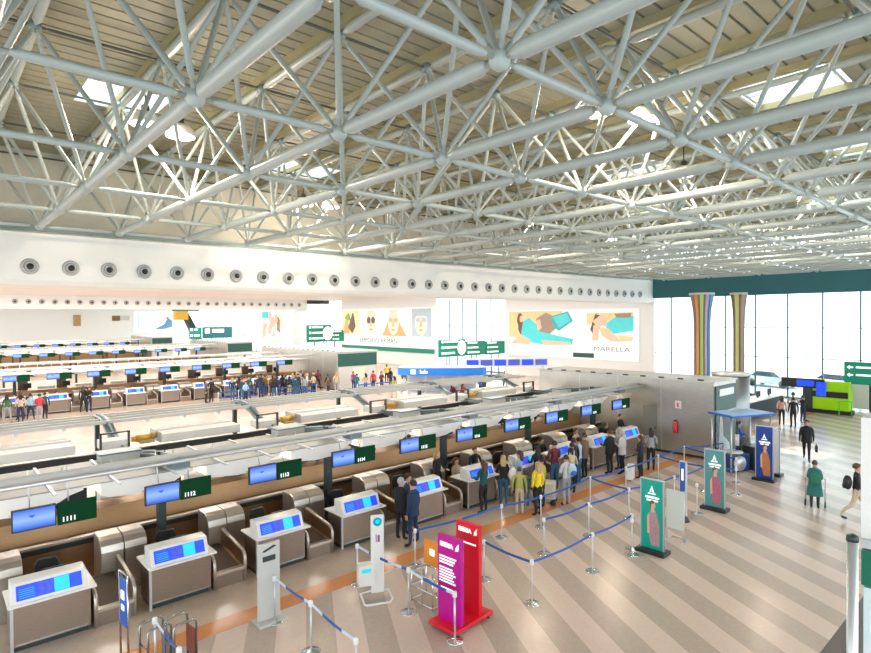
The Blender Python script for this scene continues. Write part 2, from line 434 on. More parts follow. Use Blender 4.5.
def make_counter():
    t = thing('check_in_counter', 'x', 'check-in counter')
    b = MB().box(0, 1.3, 0, .72, .1, .9); b.build('body', CTR, t, bevel=.012)
    MB().box(.04, 1.26, .06, .7, 0, .1).build('plinth', DARK, t)
    MB().box(.06, 1.24, -.022, .0, .13, .155).build('kick_rail', CHROME, t)
    MB().box(-.015, .035, -.015, .03, 0, .9).build('corner_post', ALU, t)
    MB().box(-.06, 1.38, -.16, .8, .9, .945).build('countertop', WHITEG, t, bevel=.01)
    h = MB().prism([(-.1, .945), (.04, 1.29), (.34, 1.31), (.38, 1.29), (.38, .945)], 0, 1.22, 'x').build('display_housing', WHITEG, t, bevel=.012)
    # slanted screen strip
    d = Vector((0, .14, .345)); o = Vector((0, -.1, .945)); nrm = Vector((0, -.345, .14)).normalized()*.006
    def q(m, x0, x1, a, b_, mi, lift=1):
        P = [o+d*a+nrm*lift+Vector((x0, 0, 0)), o+d*a+nrm*lift+Vector((x1, 0, 0)), o+d*b_+nrm*lift+Vector((x1, 0, 0)), o+d*b_+nrm*lift+Vector((x0, 0, 0))]
        m.add(P, [(0, 1, 2, 3)], mi)
    m = MB(); q(m, .08, 1.14, .14, .86, 0); q(m, .1, .4, .2, .78, 0, 2); q(m, .43, .66, .16, .84, 2, 2); q(m, .68, .93, .16, .84, 1, 2); q(m, .95, 1.12, .3, .84, 0, 2)
    for k in range(5):
        q(m, .12, .36, .24+k*.1, .26+k*.1, 1, 3)
    m.build('screen', [SCR1, SCR2, SCR3], h)
    MB().box(.7, .76, .45, .5, .945, 1.12).box(.55, .92, .42, .46, 1.05, 1.3).build('desk_monitor', BLACK, t)
    MB().box(.3, .62, .5, .68, .946, .965).build('keyboard', BLACK, t)
    return t
def make_belt():
    t = thing('baggage_belt', 'x', 'baggage belt')
    MB().prism([(0, 0), (0, .34), (.25, .36), (1.4, .5), (1.4, 0)], .06, .72, 'x').build('belt_frame', CTR, t)
    MB().prism([(.06, .35), (1.38, .5), (1.38, .51), (.06, .36)], .12, .66, 'x').build('belt', RUB, t)
    for sx, n in ((0, 'side_guard'), (.72, 'side_guard')):
        MB().prism([(.04, .0), (.04, .58), (.12, .66), (.4, .7), (1.32, .84), (1.4, .8), (1.4, .0)], sx, sx+.05, 'x').build(n, BRASS, t)
        MB().path([(sx+.025, -.02, .02), (sx+.025, -.02, .55), (sx+.025, .02, .64), (sx+.025, .12, .7), (sx+.025, 1.32, .87), (sx+.025, 1.4, .82)], .042).build('handrail', STEEL, t)
    MB().box(.02, .75, -.05, .1, .3, .37).build('front_lip', STEEL, t, bevel=.01)
    return t
def make_hood():
    t = thing('baggage_hood', 'x', 'baggage machine')
    for k in range(2):
        x = k*.49
        MB().prism([(0, 0), (0, .95), (.04, 1.1), (.14, 1.2), (.3, 1.25), (.75, 1.25), (.75, 0)], x, x+.47, 'x', smooth=False).build('rounded_cover', STEEL, t, bevel=.015)
    MB().box(.1, .85, -.012, 0, .14, .17).build('trim_bar', CHROME, t)
    return t
def make_chair():
    t = thing('office_chair', 'x', 'chair')
    MB().box(-.22, .22, -.22, .22, .42, .48).build('seat', BLACK, t, bevel=.03)
    MB().prism([(-.2, .66), (-.23, 1.0), (-.17, 1.12), (.17, 1.12), (.23, 1.0), (.2, .66)], .2, .26, 'y').build('backrest', BLACK, t, bevel=.02)
    MB().tube((0, 0, .1), (0, 0, .5), .03).box(-.03, .03, .2, .23, .52, .75).build('column', CHROME, t)
    m = MB()
    for k in range(5):
        a = k*2*PI/5; m.tube((0, 0, .12), (.27*math.cos(a), .27*math.sin(a), .05), .02, n=6); m.ball((.27*math.cos(a), .27*math.sin(a), .03), .03, 8)
    m.build('star_base', BLACK, t); return t
def make_monitor():
    t = thing('hanging_monitor', 'x', 'monitor')
    MB().box(0, .74, -.03, .05, -.22, .22).build('bezel', BLACK, t, bevel=.008)
    s = MB().box(.025, .715, -.036, -.03, -.195, .195).build('screen', MONM, t)
    MB().box(.28, .38, -.04, -.036, .05, .08).prism([(.33, .02), (.38, .07), (.33, .05), (.28, .07)], -.041, -.036, 'y').build('screen_logo', SCR1, t)
    MB().tube((.3, .03, .2), (.3, .25, .92), .014, n=6).tube((.06, .03, .1), (-.02, .1, .1), .02, n=6).build('hanger', ALU, t)
    return t
def make_board():
    t = thing('counter_number_sign', 'x', 'sign')
    MB().box(0, .7, -.02, .03, -.23, .22).build('panel', GREEN, t, bevel=.006)
    MB().tube((.2, .03, .2), (.2, .25, .92), .014, n=6).build('hanger', ALU, t)
    return t
def make_canopy():
    t = thing('light_canopy', 'x', 'canopy')
    pts = [(0, .5), (0, .22), (.15, .16), (.8, .1), (1.2, .13), (1.5, .2), (1.8, .36), (2.05, .43), (2.05, .5)]
    MB().prism(pts, 0, .8, 'y').build('wave_panel', mat('luminous_white_canopy', (.93, .91, .87), .5, emit=.1, noise=.01), t, bevel=.01)
    MB().box(0, 2.05, .35, .45, .5, .56).tube((.3, .4, .5), (.3, .4, .95), .02, n=6).tube((1.7, .4, .5), (1.7, .4, .95), .02, n=6).build('support_rail', ALU, t)
    return t
p_counter, p_belt, p_hood, p_chair = Proto(make_counter()), Proto(make_belt()), Proto(make_hood()), Proto(make_chair())
p_mon, p_board, p_can = Proto(make_monitor()), Proto(make_board()), Proto(make_canopy())
GOLDS = None
def make_drive():
    t = thing('conveyor_drive', 'x', 'conveyor drive')
    MB().lathe([(.11, -.2), (.11, .2)], (0, 0, .16), 12, 0, 'x').lathe([(.08, -.32), (.08, -.2)], (0, 0, .16), 12, 0, 'x').build('motor', GOLD, t)
    MB().box(-.1, .3, -.12, .12, 0, .1).ball((.3, .02, .2), .12, 10).build('gearbox', mat('sandy_casting', (.6, .42, .2), .5), t)
    return t
p_drive = Proto(make_drive())
def make_arch():
    t = thing('service_duct', 'x', 'duct')
    pr = [(9.1, 2.92), (8.5, 2.95), (8.0, 2.93), (7.5, 2.8), (7.0, 2.6), (6.4, 2.42), (5.7, 2.36), (5.0, 2.38), (4.2, 2.46), (3.4, 2.6), (2.6, 2.74), (1.6, 2.84), (.7, 2.88)]
    pr = [(a, z+.08) for a, z in pr]; up = pr; lo = [(a, z-.1) for a, z in reversed(pr)]
    MB().prism(up+lo, -.14, .14, 'x').build('curved_tray', GREY2, t)
    MB().path([(0, a, z+.03) for a, z in pr], .045).build('cable_pipe', GREY2, t)
    MB().box(-.2, .2, .55, .95, 2.8, 3.02).build('end_bracket', GREY2, t)
    return t
p_arch = Proto(make_arch())
def make_cab():
    t = thing('desk_unit', 'x', 'desk')
    MB().box(0, 1.1, 0, .5, 0, 1.45).build('cabinet', WHITEG, t, bevel=.01); MB().box(1.2, 1.9, .05, .5, 0, 1.0).build('low_cabinet', BRASS, t, bevel=.01); MB().box(1.25, 1.85, .3, .5, 1.0, 1.95).build('equipment_rack', mat('dark_brown_rack', (.09, .055, .035), .5), t)
    return t
p_cab = Proto(make_cab())
ROWN = ['front row', 'second row', 'third row', 'farthest row']
GRAYT = mat('translucent_grey_roofing', (.42, .43, .42), .4)
def island(idx, xs, Y, n, full, x_end, belts=True):
    rn = ROWN[idx]
    # long shared pieces of the island
    xa, xb = xs-2.2, x_end
    dz = 0
    t = thing('conveyor_line', 'bronze coloured collector conveyor running behind the counters of the '+rn, 'conveyor', (0, Y, 0))
    MB().box(xa, xb, 2.75, 2.83, 0, .98).build('front_panel', BRASS, t)
    MB().box(xa, xb, 2.83, 3.9, .3, .74).build('belt', RUB, t)
    MB().box(xa, xb, 2.70, 2.86, .98, 1.03).build('edge_rail', STEEL, t)
    MB().box(xa, xb, 2.72, 2.76, .84, .95).build('dark_gap_strip', BLACK, t)  # solid black strip along the dark gap line below the edge rail
    MB().prism([(3.9, .6), (4.1, 1.25), (4.6, 1.3), (4.6, 0), (3.9, 0)], xa, xb, 'x').build('rear_guard', BRASS, t)
    t = thing('roof_gantry', 'pale grey gantry of long rails and flat roofing over the '+rn+' of counters', 'gantry', (0, Y, 0))
    m = MB().path([(xa, .45, 3.0), (xb, .45, 3.0)], .045); m.build('front_rail', ALU, t)
    MB().path([(xa, .8, 3.02), (xb, .8, 3.02)], .1).build('main_rail', GREY, t)
    MB().box(xa, xb, 1.0, 1.12, 2.94, 3.06).build('inner_rail', GREY, t)
    MB().box(xa, xb, 1.3, 3.7, 2.58, 2.61).build('roofing_sheet', GRAYT, t)
    for yy in (7.6, 8.15, 8.7, 9.2): MB().box(xa, xb, yy, yy+.1, 2.9, 3.0).build('rear_rail', GREY, t)
    MB().box(xa, xb, 8.25, 8.7, 2.84, 2.88).build('rear_roofing_sheet', GRAYT, t)
    xx = xa+.6; rear_me = MB().box(0, .09, 7.6, 9.3, 2.82, 2.9).mesh('cross_bar', ALU); front_me = MB().box(0, .06, .8, 3.7, 2.61, 2.65).mesh('cross_bar', ALU)
    while xx < xb: link('cross_bar', rear_me, t, (xx, 0, 0)); link('cross_bar', front_me, t, (xx, 0, 0)); xx += 1.2
    MB().box(xa, xb, 5.5, 5.65, 2.16, 2.4).build('black_beam', BLACK, t)
    x = xs+3.25
    while x < xb-.5:
        MB().box(x-.09, x+.09, 2.0, 2.2, 0, 2.95).build('post', DARK, t)
        MB().box(x-.07, x+.07, 9.05, 9.19, 0, 2.9).build('post', DARK, t)
        x += 4.8
    if full:
        x = xs-.45; c = 0
        while x < xb-2.5:
            w = tag(MB().box(0, 2.5, 0, .66, 0, .26).box(0, 2.5, .72, 1.2, .06, .3).box(-.03, 0, 0, 1.2, -.02, .31, 1).build('conveyor_cover', [WHITEG, GREY], None, (x, Y+5.75, 2.42), bevel=.015),
                    'long white box cover on the raised conveyor, %s from the left over the %s' % (ordn(c), rn), 'conveyor cover', 'white covers of the elevated conveyor')
            if x+4 < xb:
                w = thing('framed_panel', 'short white framed panel right of the %s long cover over the %s' % (ordn(c), rn), 'panel', (x+3.1, Y+5.8, 2.42), 0, 'short framed panels of the gantry')
                MB().box(.05, .75, 0, .6, 0, .24).build('panel', WHITEG, w); MB().box(0, .05, -.05, .05, 0, .5).box(.75, .8, -.05, .05, 0, .5).box(0, .8, -.05, .05, .46, .5).build('frame', DARK, w)
            p_drive.put((x-.45, Y+6.1, 2.42), 0, 'golden conveyor drive left of the %s white cover over the %s' % (ordn(c), rn), 'golden drives beside the white covers')
            w2 = tag(MB().box(0, .9, 0, .5, 0, .2).box(-.05, .95, -.05, .55, .2, .24, 1).build('equipment_box', [GREY, GREY2], None, (x+2.6, Y+3.15, 2.61), bevel=.01),
                    'grey equipment box on the roofing, %s from the left over the %s' % (ordn(c), rn), 'equipment box', 'grey boxes of the gantry')
            x += 4.8; c += 1
        x = xs+3.25; c = 0
        while x < xb-.3:
            p_arch.put((x, Y, 0), 0, 'grey curved service duct crossing the gantry, %s from the left over the %s' % (ordn(c), rn), 'curved ducts crossing the gantry'); x += 4.8; c += 1
    for k in range(n):
        x = xs+2.4*k; w = '%s from the left in the %s' % (ordn(k), rn)
        if belts:
            p_counter.put((x, Y, 0), 0, 'steel check-in counter with blue display, '+w, 'check-in counters of the '+rn)
            if full or k % 1 == 0:
                p_belt.put((x+1.36, Y+.02, 0), 0, 'steel baggage belt beside its counter, '+w, 'baggage belts of the '+rn)
                p_hood.put((x-.62, Y+1.45, 0), 0, 'pair of rounded steel baggage covers, '+w, 'rounded baggage covers of the '+rn)
            if full: p_chair.put((x+.75, Y+1.35, 0), random.uniform(-.3, .3), 'black office chair, '+w, 'office chairs of the '+rn)
        p_mon.put((x+.08, Y+.6, 2.3 if full else 2.48), 0, 'hanging monitor with blue screen, '+w, 'monitors of the '+rn)
        bd = p_board.put((x+.84, Y+.6, 2.29 if full else 2.47), 0, 'dark green counter number sign, '+w, 'counter number signs of the '+rn)
        if belts:
            q = thing('back_office_screen', 'small dark screen behind the conveyor, '+w, 'screen', (x+1.55, Y+4.35, 1.3), 0, 'dark screens behind the '+rn)
            MB().box(0, .5, 0, .05, .12, .48).build('display', BLACK, q); MB().box(.2, .3, -.02, .08, 0, .12).build('foot', DARK, q)
            p_cab.put((x+.1, Y+5.0, 0), 0, 'white desk unit behind the conveyor, '+w, 'white desk units of the '+rn)
        if full:
            place_text(str(1111+k), .13, WLET, bd, (.2, -.024, -.13), name='digits', bold=.004)
        p_can.put((x-.55, Y+1.7, 1.98 if full else 2.3), 0, 'white wave-shaped light canopy, '+w, 'white canopies of the '+rn)
island(0, 1.15, 13.2, 10, True, 25.3)
island(1, 1.35, 46.0, 10, False, 26.7)
island(2, 4.8, 76.5, 10, False, 29.4, belts=False)
island(3, 5.5, 107, 9, False, 28.6, belts=False)

def steel_box(x0, x1, y0, y1, h, label, main=False):
    t = thing('steel_enclosure', label, 'enclosure', (x0, y0, 0))
    w, d = x1-x0, y1-y0
    MB().box(0, w, 0.06, d, .12, h).build('steel_cladding', STEELW, t)
    MB().box(.05, w-.05, .1, d-.1, 0, .12).build('plinth', DARK, t)
    MB().box(-.04, w+.04, -.02, d+.04, h, h+.07).build('roof', GREY, t)
    MB().box(.12, w-.1, 0, .06, h*.62, h-.15).build('upper_front_panel', DKGREEN, t)
    MB().box(.12, w-.1, 0, .06, .12, h*.6).build('lower_front_panel', mat('dark_teal_front', (.02, .07, .08), .25) if main else GREY, t)
    m = MB()
    for k in range(int(d/.9)): m.box(-.06, .06, .5+k*.9, .72+k*.9, h+.07, h+.13)
    m.build('roof_clips', DARK, t)
    m = MB()
    for k in range(1, int(d/2.2)): m.box(-.012, 0, .2+k*2.2, .23+k*2.2, .12, h)
    m.build('panel_joints', ALU, t); return t
b1 = steel_box(25.36, 27.75, 10.4, 19.8, 3.35, 'large brushed steel enclosure closing the right end of the front row', True)
MB().box(-.03, 0, 2.6, 3.3, .15, 2.1).box(-.035, -.03, 2.68, 2.72, 1.0, 1.15, 1).build('door', [mat('grey_door_leaf', (.30, .29, .26), .4, .4), BLACK], b1)
MB().box(.45, 1.95, -.03, 0, 2.75, 3.05).build('white_name_plate', WHITEG, b1)
PINKSK = mat('poster_skin', (.80, .50, .38), .5)
AQUA = mat('poster_aqua', (.10, .62, .62), .5)
m = MB().prism([(.35, .3), (.5, 1.9), (.75, 1.75), (.85, 1.0), (1.45, .6), (1.6, .2)], -.012, 0, 'y', 0).prism([(.5, 1.5), (.6, 2.0), (.72, 1.7), (.7, 1.1)], -.02, -.012, 'y', 1)
m.build('poster_figure', [mat('poster_pale_blue', (.6, .72, .78), .5), PINKSK], b1)
sb = steel_box(26.9, 31.2, 43.0, 58, 3.35, 'steel enclosure with dark green front at the right end of the second row')
MB().box(1.6, 2.9, -.02, 0, .9, 1.9).build('notice_board', CREAM, sb)
steel_box(29.6, 33.1, 74.0, 88, 3.3, 'distant steel enclosure with dark green front at the right end of the third row')
steel_box(29, 32.4, 105.0, 118, 3.4, 'farthest steel enclosure with dark green front at the end of the farthest row')
t = thing('steel_silo', 'round steel cabinet standing right behind the steel enclosure', 'cabinet', (29.1, 11.2, 0))
MB().lathe([(.82, .1), (.82, 3.4)], n=28).build('shell', brushed('dull_silo_steel', (.30, .32, .32), .4), t); MB().lathe([(.86, 3.4), (.86, 3.52), (.2, 3.56)], n=28).build('cap', GREY, t); MB().lathe([(.78, 0), (.78, .1)], n=28).build('plinth', DARK, t)
t = thing('fire_extinguisher', 'red fire extinguisher mounted on the steel enclosure wall', 'fire extinguisher', (25.24, 12.1, 1.0))
MB().lathe([(.085, 0), (.09, .05), (.09, .42), (.05, .5), (.03, .52)], n=14).build('cylinder', mat('red_enamel', (.7, .03, .02), .3), t)
MB().box(-.03, .03, -.05, .05, .52, .58).path([(0, .04, .55), (0, .14, .45), (0, .12, .15)], .012).build('valve_and_hose', BLACK, t)
MB().box(.02, .1, -.05, .05, .1, .4).build('wall_bracket', BLACK, t)
t = thing('wall_pictogram', 'small white pictogram sign above the fire extinguisher', 'sign', (25.3, 12.0, 2.25))
MB().box(-.0, .05, -.13, .13, -.14, .2).build('plate', WHITEG, t); MB().box(-.01, 0, -.04, .04, -.08, .1).build('pictogram', mat('red_print', (.7, .1, .08), .5), t)

# ------------------------------------------------------------------ columns
def column(x, y, r, label, cols):
    t = thing('striped_column', label, 'column', (x, y, 0))
    prof = [(r*1.0, 0), (r*.92, 2), (r*.92, 5.4), (r*1.0, 6.6), (r*1.25, 7.6), (r*1.4, 8.0)]
    MB().lathe(prof, n=24).build('shaft', mat('column_brown', (.22, .15, .13), .4), t)
    n = len(cols)
    for k, c in enumerate(cols):
        a = -PI*.72-PI*.5+(k+.5)/n*PI*1.1+.35
        m = MB(); w = .5*PI*1.1/n*.62; P = []
        for rad, z in prof:
            for s in (-1, 1): P.append(((rad+.03)*math.cos(a+s*w), (rad+.03)*math.sin(a+s*w), z))
        for i in range(len(prof)-1): m.add(P, [(2*i, 2*i+1, 2*i+3, 2*i+2)], 0) if i == 0 else m.f.append((2*i, 2*i+1, 2*i+3, 2*i+2)) or m.m.append(0) or m.s.append(False)
        m.build('colour_stripe', mat('column_stripe_%s' % c[0], c[1], .35), t)
    MB().lathe([(r*1.45, 7.9), (r*1.45, 8.05)], n=24).build('capital', GREY, t)
CS = [('orange', (.75, .3, .05)), ('lime', (.4, .65, .15)), ('violet', (.42, .34, .6)), ('blue', (.03, .32, .65)), ('teal', (.03, .25, .28)), ('yellow', (.7, .65, .2)), ('plum', (.25, .12, .2))]
column(44.2, 19.1, .62, 'thick column with bright vertical colour stripes in front of the windows', CS)
column(46.2, 17.2, .42, 'slimmer brown column with yellow and blue stripes, right of the thick striped one', [CS[5], ('brown', (.35, .24, .2)), ('tan', (.4, .3, .26)), CS[3]])

# ------------------------------------------------------------------ big advertising boards on the X = 49 wall (facing -X)
def board_x(name, label, y0, y1, z0, z1, cat='billboard', x=48.82, mat_=None):
    t = thing(name, label, cat, (x, y1, 0)); t.rotation_euler = (0, 0, -PI/2)     # local x runs towards smaller Y, local -y faces the hall
    MB().box(0, y1-y0, 0, .15, z0, z1).build('board', mat_ or mat('backlit_white_board', (.95, .94, .93), .5, emit=.12, noise=.01), t)
    return t, y1-y0
def patch(t, name, layers, mats):
    m = MB()
    for i, (poly, mi) in enumerate(layers):
        m.prism(poly, -.012-.006*(i+1), 0, 'y', mi)
    return m.build(name, mats, t)
def oval(cx, cz, rx, rz, n=16): return [(cx+rx*math.cos(2*PI*i/n), cz+rz*math.sin(2*PI*i/n)) for i in range(n)]
def P_(n, c, e=.1): return mat(n, c, .5, emit=e, noise=.12, scale=2)
SAND, HAIR_, TURQ, PSK, ROCK, TURQ2, PWH, ORNG, GRY_ = P_('poster_sand', (.82, .58, .30)), P_('poster_brown_hair', (.16, .08, .05)), P_('poster_turquoise', (.08, .62, .66)), P_('poster_skin_tone', (.85, .52, .36)), P_('poster_rock', (.34, .24, .18)), P_('poster_teal_bag', (.06, .42, .42)), P_('poster_white', (.9, .93, .94)), P_('poster_orange', (.85, .42, .18)), P_('poster_blue_grey', (.45, .55, .65))
AMB = P_('poster_amber', (.85, .50, .08))
t, w = board_x('fashion_billboard', 'wide white poster of a reclining woman in turquoise beside a smaller beach picture', 26.8, 42.5, 2.15, 7.05)
# picture 1 covers local x .1..8.6, z 2.9..6.9
patch(t, 'beach_picture', [([(.15, 3.2), (8.7, 3.2), (8.7, 6.95), (.15, 6.95)], 6), ([(.15, 4.2), (1.6, 4.0), (3.0, 5.6), (7.3, 6.0), (7.3, 6.95), (.15, 6.95)], 0),
    ([(4.0, 6.2), (5.2, 6.8), (6.3, 6.4), (6.6, 5.2), (5.8, 4.6), (4.5, 4.5), (3.8, 5.2)], 4), (oval(1.75, 6.05, .42, .75), 1), ([(1.5, 6.2), (2.3, 5.9), (2.5, 4.6), (1.9, 4.2), (1.5, 5.0)], 1),
    (oval(1.95, 6.15, .24, .36), 3), ([(2.2, 5.9), (3.0, 6.3), (3.9, 5.6), (4.4, 4.8), (8.6, 4.1), (8.5, 3.5), (5.2, 3.4), (2.6, 3.7), (1.9, 4.4)], 2),
    ([(.5, 3.5), (1.8, 4.5), (3.2, 3.9), (3.1, 3.4)], 3), ([(5.9, 6.4), (8.0, 6.9), (8.6, 5.9), (6.9, 4.9), (6.2, 5.3)], 5), ([(6.2, 6.3), (7.9, 6.75), (8.3, 5.95), (6.9, 5.2)], 2),
    ([(4.6, 3.9), (8.3, 3.75), (8.4, 3.5), (5, 3.45)], 3), ([(3.9, 5.9), (4.5, 6.1), (4.7, 5.2), (4.3, 4.9)], 3)],
    [SAND, HAIR_, TURQ, PSK, ROCK, TURQ2, PWH])
patch(t, 'second_picture', [([(10.2, 3.9), (15.2, 3.9), (15.2, 6.7), (10.2, 6.7)], 6), ([(10.2, 5.5), (11.5, 5.8), (15.2, 6.1), (15.2, 6.7), (10.2, 6.7)], 0), ([(13.4, 6.3), (15.2, 6.4), (15.2, 5.0), (12.6, 4.6), (12.2, 5.6)], 2), ([(13.2, 6.6), (15.0, 6.65), (14.9, 6.2), (13.5, 6.2)], 4),
    ([(10.6, 5.1), (11.2, 6.6), (12.1, 6.3), (11.5, 4.9), (11.0, 4.5)], 1), ([(10.9, 5.9), (11.8, 6.5), (12.8, 6.2), (12.4, 5.7), (11.4, 5.2)], 3), ([(11.6, 5.3), (12.6, 5.2), (14.0, 3.95), (12.9, 3.95), (11.9, 4.5)], 3), ([(10.8, 4.0), (11.0, 5.5), (11.6, 5.4), (11.5, 4.0)], 3), ([(12.0, 5.9), (12.5, 5.9), (12.4, 5.4), (12.0, 5.5)], 3), ([(13.6, 4.6), (15.2, 4.4), (15.0, 4.0), (13.9, 4.0)], 0)],
    [SAND, HAIR_, TURQ, PSK, ROCK, TURQ2, PWH])
place_text('MARELLA', .62, mat('light_grey_print', (.22, .24, .27), .5), t, (12.9, -.02, 3.2), sx=1.5)
MB().box(8.6, 11.0, -.03, 0, 2.3, 2.75).build('direction_strip', DKGREEN, t)
t, w = board_x('portrait_billboard', 'wide white poster of four close-up faces with sunglasses', 54.8, 77, 2.35, 7.75)
L = [([(.6, 3.9), (5.2, 3.9), (5.2, 7.6), (.6, 7.6)], 4)]
for k, (cx, col) in enumerate(((8.2, 0), (13.6, 0), (19.6, 5))):
    L += [([(cx-1.9, 3.9), (cx+1.9, 3.9), (cx+1.9, 7.6), (cx-1.9, 7.6)], 6 if k < 2 else 5)]
    if k == 1: L += [([(cx-2.6, 3.9), (cx-1.2, 6.0), (cx+1.2, 6.0), (cx+2.8, 3.9)], 3)]
    L += [(oval(cx, 5.75, 1.25 if k else 1.0, 1.75), 0), ([(cx-1.1, 6.6), (cx-.8, 7.5), (cx+.8, 7.5), (cx+1.1, 6.6)], 2 if k == 2 else 0)]
    L += [(oval(cx-.55, 6.1, .48, .5 if k == 0 else .32), 1 if k == 0 else (7 if k == 1 else 5)), (oval(cx+.55, 6.1, .48, .5 if k == 0 else .32), 1 if k == 0 else (7 if k == 1 else 5)), (oval(cx, 4.75, .4, .14), 3), ([(cx-.12, 5.9), (cx+.12, 5.9), (cx+.22, 5.2), (cx-.22, 5.2)], 7)]
L += [([(.8, 4.2), (2.0, 6.8), (2.5, 4.2)], 3), ([(2.4, 5.0), (3.6, 7.2), (4.2, 5.2), (3.4, 4.2)], 1), ([(1.4, 6.4), (2.4, 7.2), (3.0, 6.0)], 8)]
patch(t, 'portraits', L, [P_('poster_pale_skin', (.92, .72, .58)), P_('poster_dark_brown', (.16, .12, .1)), GRY_, ORNG, P_('poster_straw', (.88, .78, .5)), GRY_, PWH, P_('poster_mid_skin', (.8, .45, .25)), P_('poster_leaf', (.3, .45, .12))])
place_text('EMPORIO ARMANI', .95, mat('grey_print', (.12, .13, .15), .5), t, (10, -.02, 3.15), sx=1.2)
MB().box(.3, 22, -.02, 0, 1.75, 2.3).build('green_base_strip', GREENB, t)
t, w = board_x('collage_billboard', 'crowded pink and white poster with turquoise corner on the far wall', 87.6, 105, 2.6, 8.0)
L = [([(.2, 2.7), (17.2, 2.7), (17.2, 7.9), (.2, 7.9)], 6)]
rnd = random.Random(3)
for k in range(26):
    cx = rnd.uniform(1, 16); cz = rnd.uniform(3.4, 7); L.append(([(cx-rnd.uniform(.3, 1), cz-rnd.uniform(.3, 1.1)), (cx+rnd.uniform(.3, .9), cz-rnd.uniform(.2, 1)), (cx+rnd.uniform(.1, .8), cz+rnd.uniform(.3, 1.2)), (cx-rnd.uniform(.1, .8), cz+rnd.uniform(.2, .9))], rnd.choice((0, 3, 3, 4, 7, 1))))
L += [([(11, 6.6), (14.5, 6.6), (14.5, 7.9), (11, 7.9)], 5), ([(.4, 6.6), (2.8, 6.6), (2.8, 7.8), (.4, 7.8)], 5)]
patch(t, 'collage', L, [P_('poster_pale_skin', (.92, .72, .58)), ROCK, GRY_, PSK, P_('poster_pink', (.85, .5, .5)), TURQ, PWH, ORNG])
# poster, brown panel and small panel on the far wall Y=150
t = thing('blue_figure_billboard', 'white backlit poster with a small blue reclining figure, left of the escalator', 'billboard', (4.0, 149.97, 0))
MB().box(33.5, 43.2, -.06, 0, 3.4, 8.4).build('board', mat('backlit_white_board', (.95, .94, .93), .5, emit=.12, noise=.01), t)
MB().prism([(38.2, 4.2), (40.4, 5.4), (41.2, 7.0), (42.2, 6.3), (42.2, 4.7), (40.2, 4.2)], -.09, -.06, 'y', 0).prism([(40.4, 6.8), (41.3, 7.3), (41.6, 6.6)], -.1, -.06, 'y', 1).prism([(34.4, 4.6), (34.8, 4.6), (34.8, 7.8), (34.4, 7.8)], -.08, -.06, 'y', 2).build('figure', [P_('poster_denim', (.10, .25, .45)), ROCK, P_('poster_mint', (.5, .9, .85))], t)
tag(MB().box(25.2, 26.6, 149.7, 150, 5.2, 7.7).build('brown_wall_panel', mat('orange_brown_panel', (.5, .28, .12), .5)), 'small upright orange-brown panel on the far white wall', 'wall panel')
t = thing('wall_display_strip', 'low brown and grey strip on the far white wall, left of the blue figure poster', 'wall panel', (3.3, 149.9, -.5))
MB().box(29.6, 31.3, -.1, 0, 6.8, 8.0).build('brown_part', mat('dark_brown_panel', (.2, .12, .03), .5), t); MB().box(31.3, 33.3, -.1, 0, 6.9, 8.0).build('grey_part', GREY, t)

# escalator
t = thing('escalator', 'distant dark escalator with a yellow head rising behind the rows', 'escalator', (40.4, 124, -.5))
MB().prism([(0, 8.0), (1.0, 8.0), (5.0, .5), (3.4, .5)], 0, 1.4, 'y').build('truss_body', DARK, t)
MB().prism([(0, 8.9), (.8, 8.9), (4.8, .9), (4.6, .5), (.7, 8.3), (0, 8.4)], -.1, 0, 'y').build('handrail', BLACK, t)
MB().box(-1.5, 1.0, -.2, 1.5, 6.9, 9.0).build('yellow_head', mat('yellow_orange_cladding', (.8, .42, .03), .4), t)
MB().box(-2.2, 3.2, -.3, -.2, 8.7, 9.3).build('green_band', GREENB, t)

# green direction signs
def sign_y(name, label, x0, x1, y, z0, z1, rows=3, cols=3, posts=True, clock=False, m=None, cat='direction sign'):
    t = thing(name, label, cat, (x0, y, 0)); w = x1-x0
    MB().box(0, w, 0, .2, z0, z1).build('board', m or GREENB, t)
    q = MB(); r_ = random.Random(int(x0*10))
    for c in range(cols):
        for r in range(rows):
            a = w*(c+.08)/cols; zz = z1-(z1-z0)*(r+.35)/rows; hh = (z1-z0)/rows*.16
            q.box(a, a+hh*2.6, -.02, 0, zz-hh*1.3, zz+hh*1.3); q.box(a+hh*4, a+hh*4+r_.uniform(.3, .55)*w/cols, -.02, 0, zz-hh, zz+hh)
    q.build('arrows_and_words', WLET, t)
    if clock:
        MB().lathe([(.0, .06), ((z1-z0)*.42, .06), ((z1-z0)*.42, 0)], (w*.85, 0, (z0+z1)/2), 20, 0, 'y', sx=.8).build('round_emblem', WLET, t)
        MB().box(w*.85-.05, w*.85+.05, -.08, -.06, (z0+z1)/2-.3, (z0+z1)/2+.2).build('emblem_mark', mat('red_print', (.7, .1, .08), .5), t)
    if posts:
        for px in (w*.3, w*.7): MB().tube((px, .1, 0), (px, .1, z0), .07, n=8).build('post', DARK, t)
    return t
sign_y('direction_sign', 'tall green direction sign with a round white emblem above the blue booth', 38.55, 42.2, 42.6, 2.35, 4.1, 3, 1, True, True)
sign_y('direction_sign', 'lower green direction sign right of the one with the round emblem', 42.3, 45.2, 42.6, 2.35, 3.85, 3, 1)
sign_y('direction_sign', 'green direction sign furthest right in the row beside the white poster', 45.3, 48.4, 42.6, 2.3, 3.75, 3, 1)
sign_y('direction_sign', 'green direction sign with round emblem left of the portrait poster', 42.4, 46.5, 76, 2.9, 5.4, 3, 1, True, True)
sign_y('direction_sign', 'green direction sign touching the left edge of the portrait poster', 46.6, 48.8, 76, 2.9, 4.6, 3, 1)
sign_y('direction_sign', 'small bright green sign in front of the distant windows', 39.6, 42, 118, 2.5, 4.8, 2, 1)
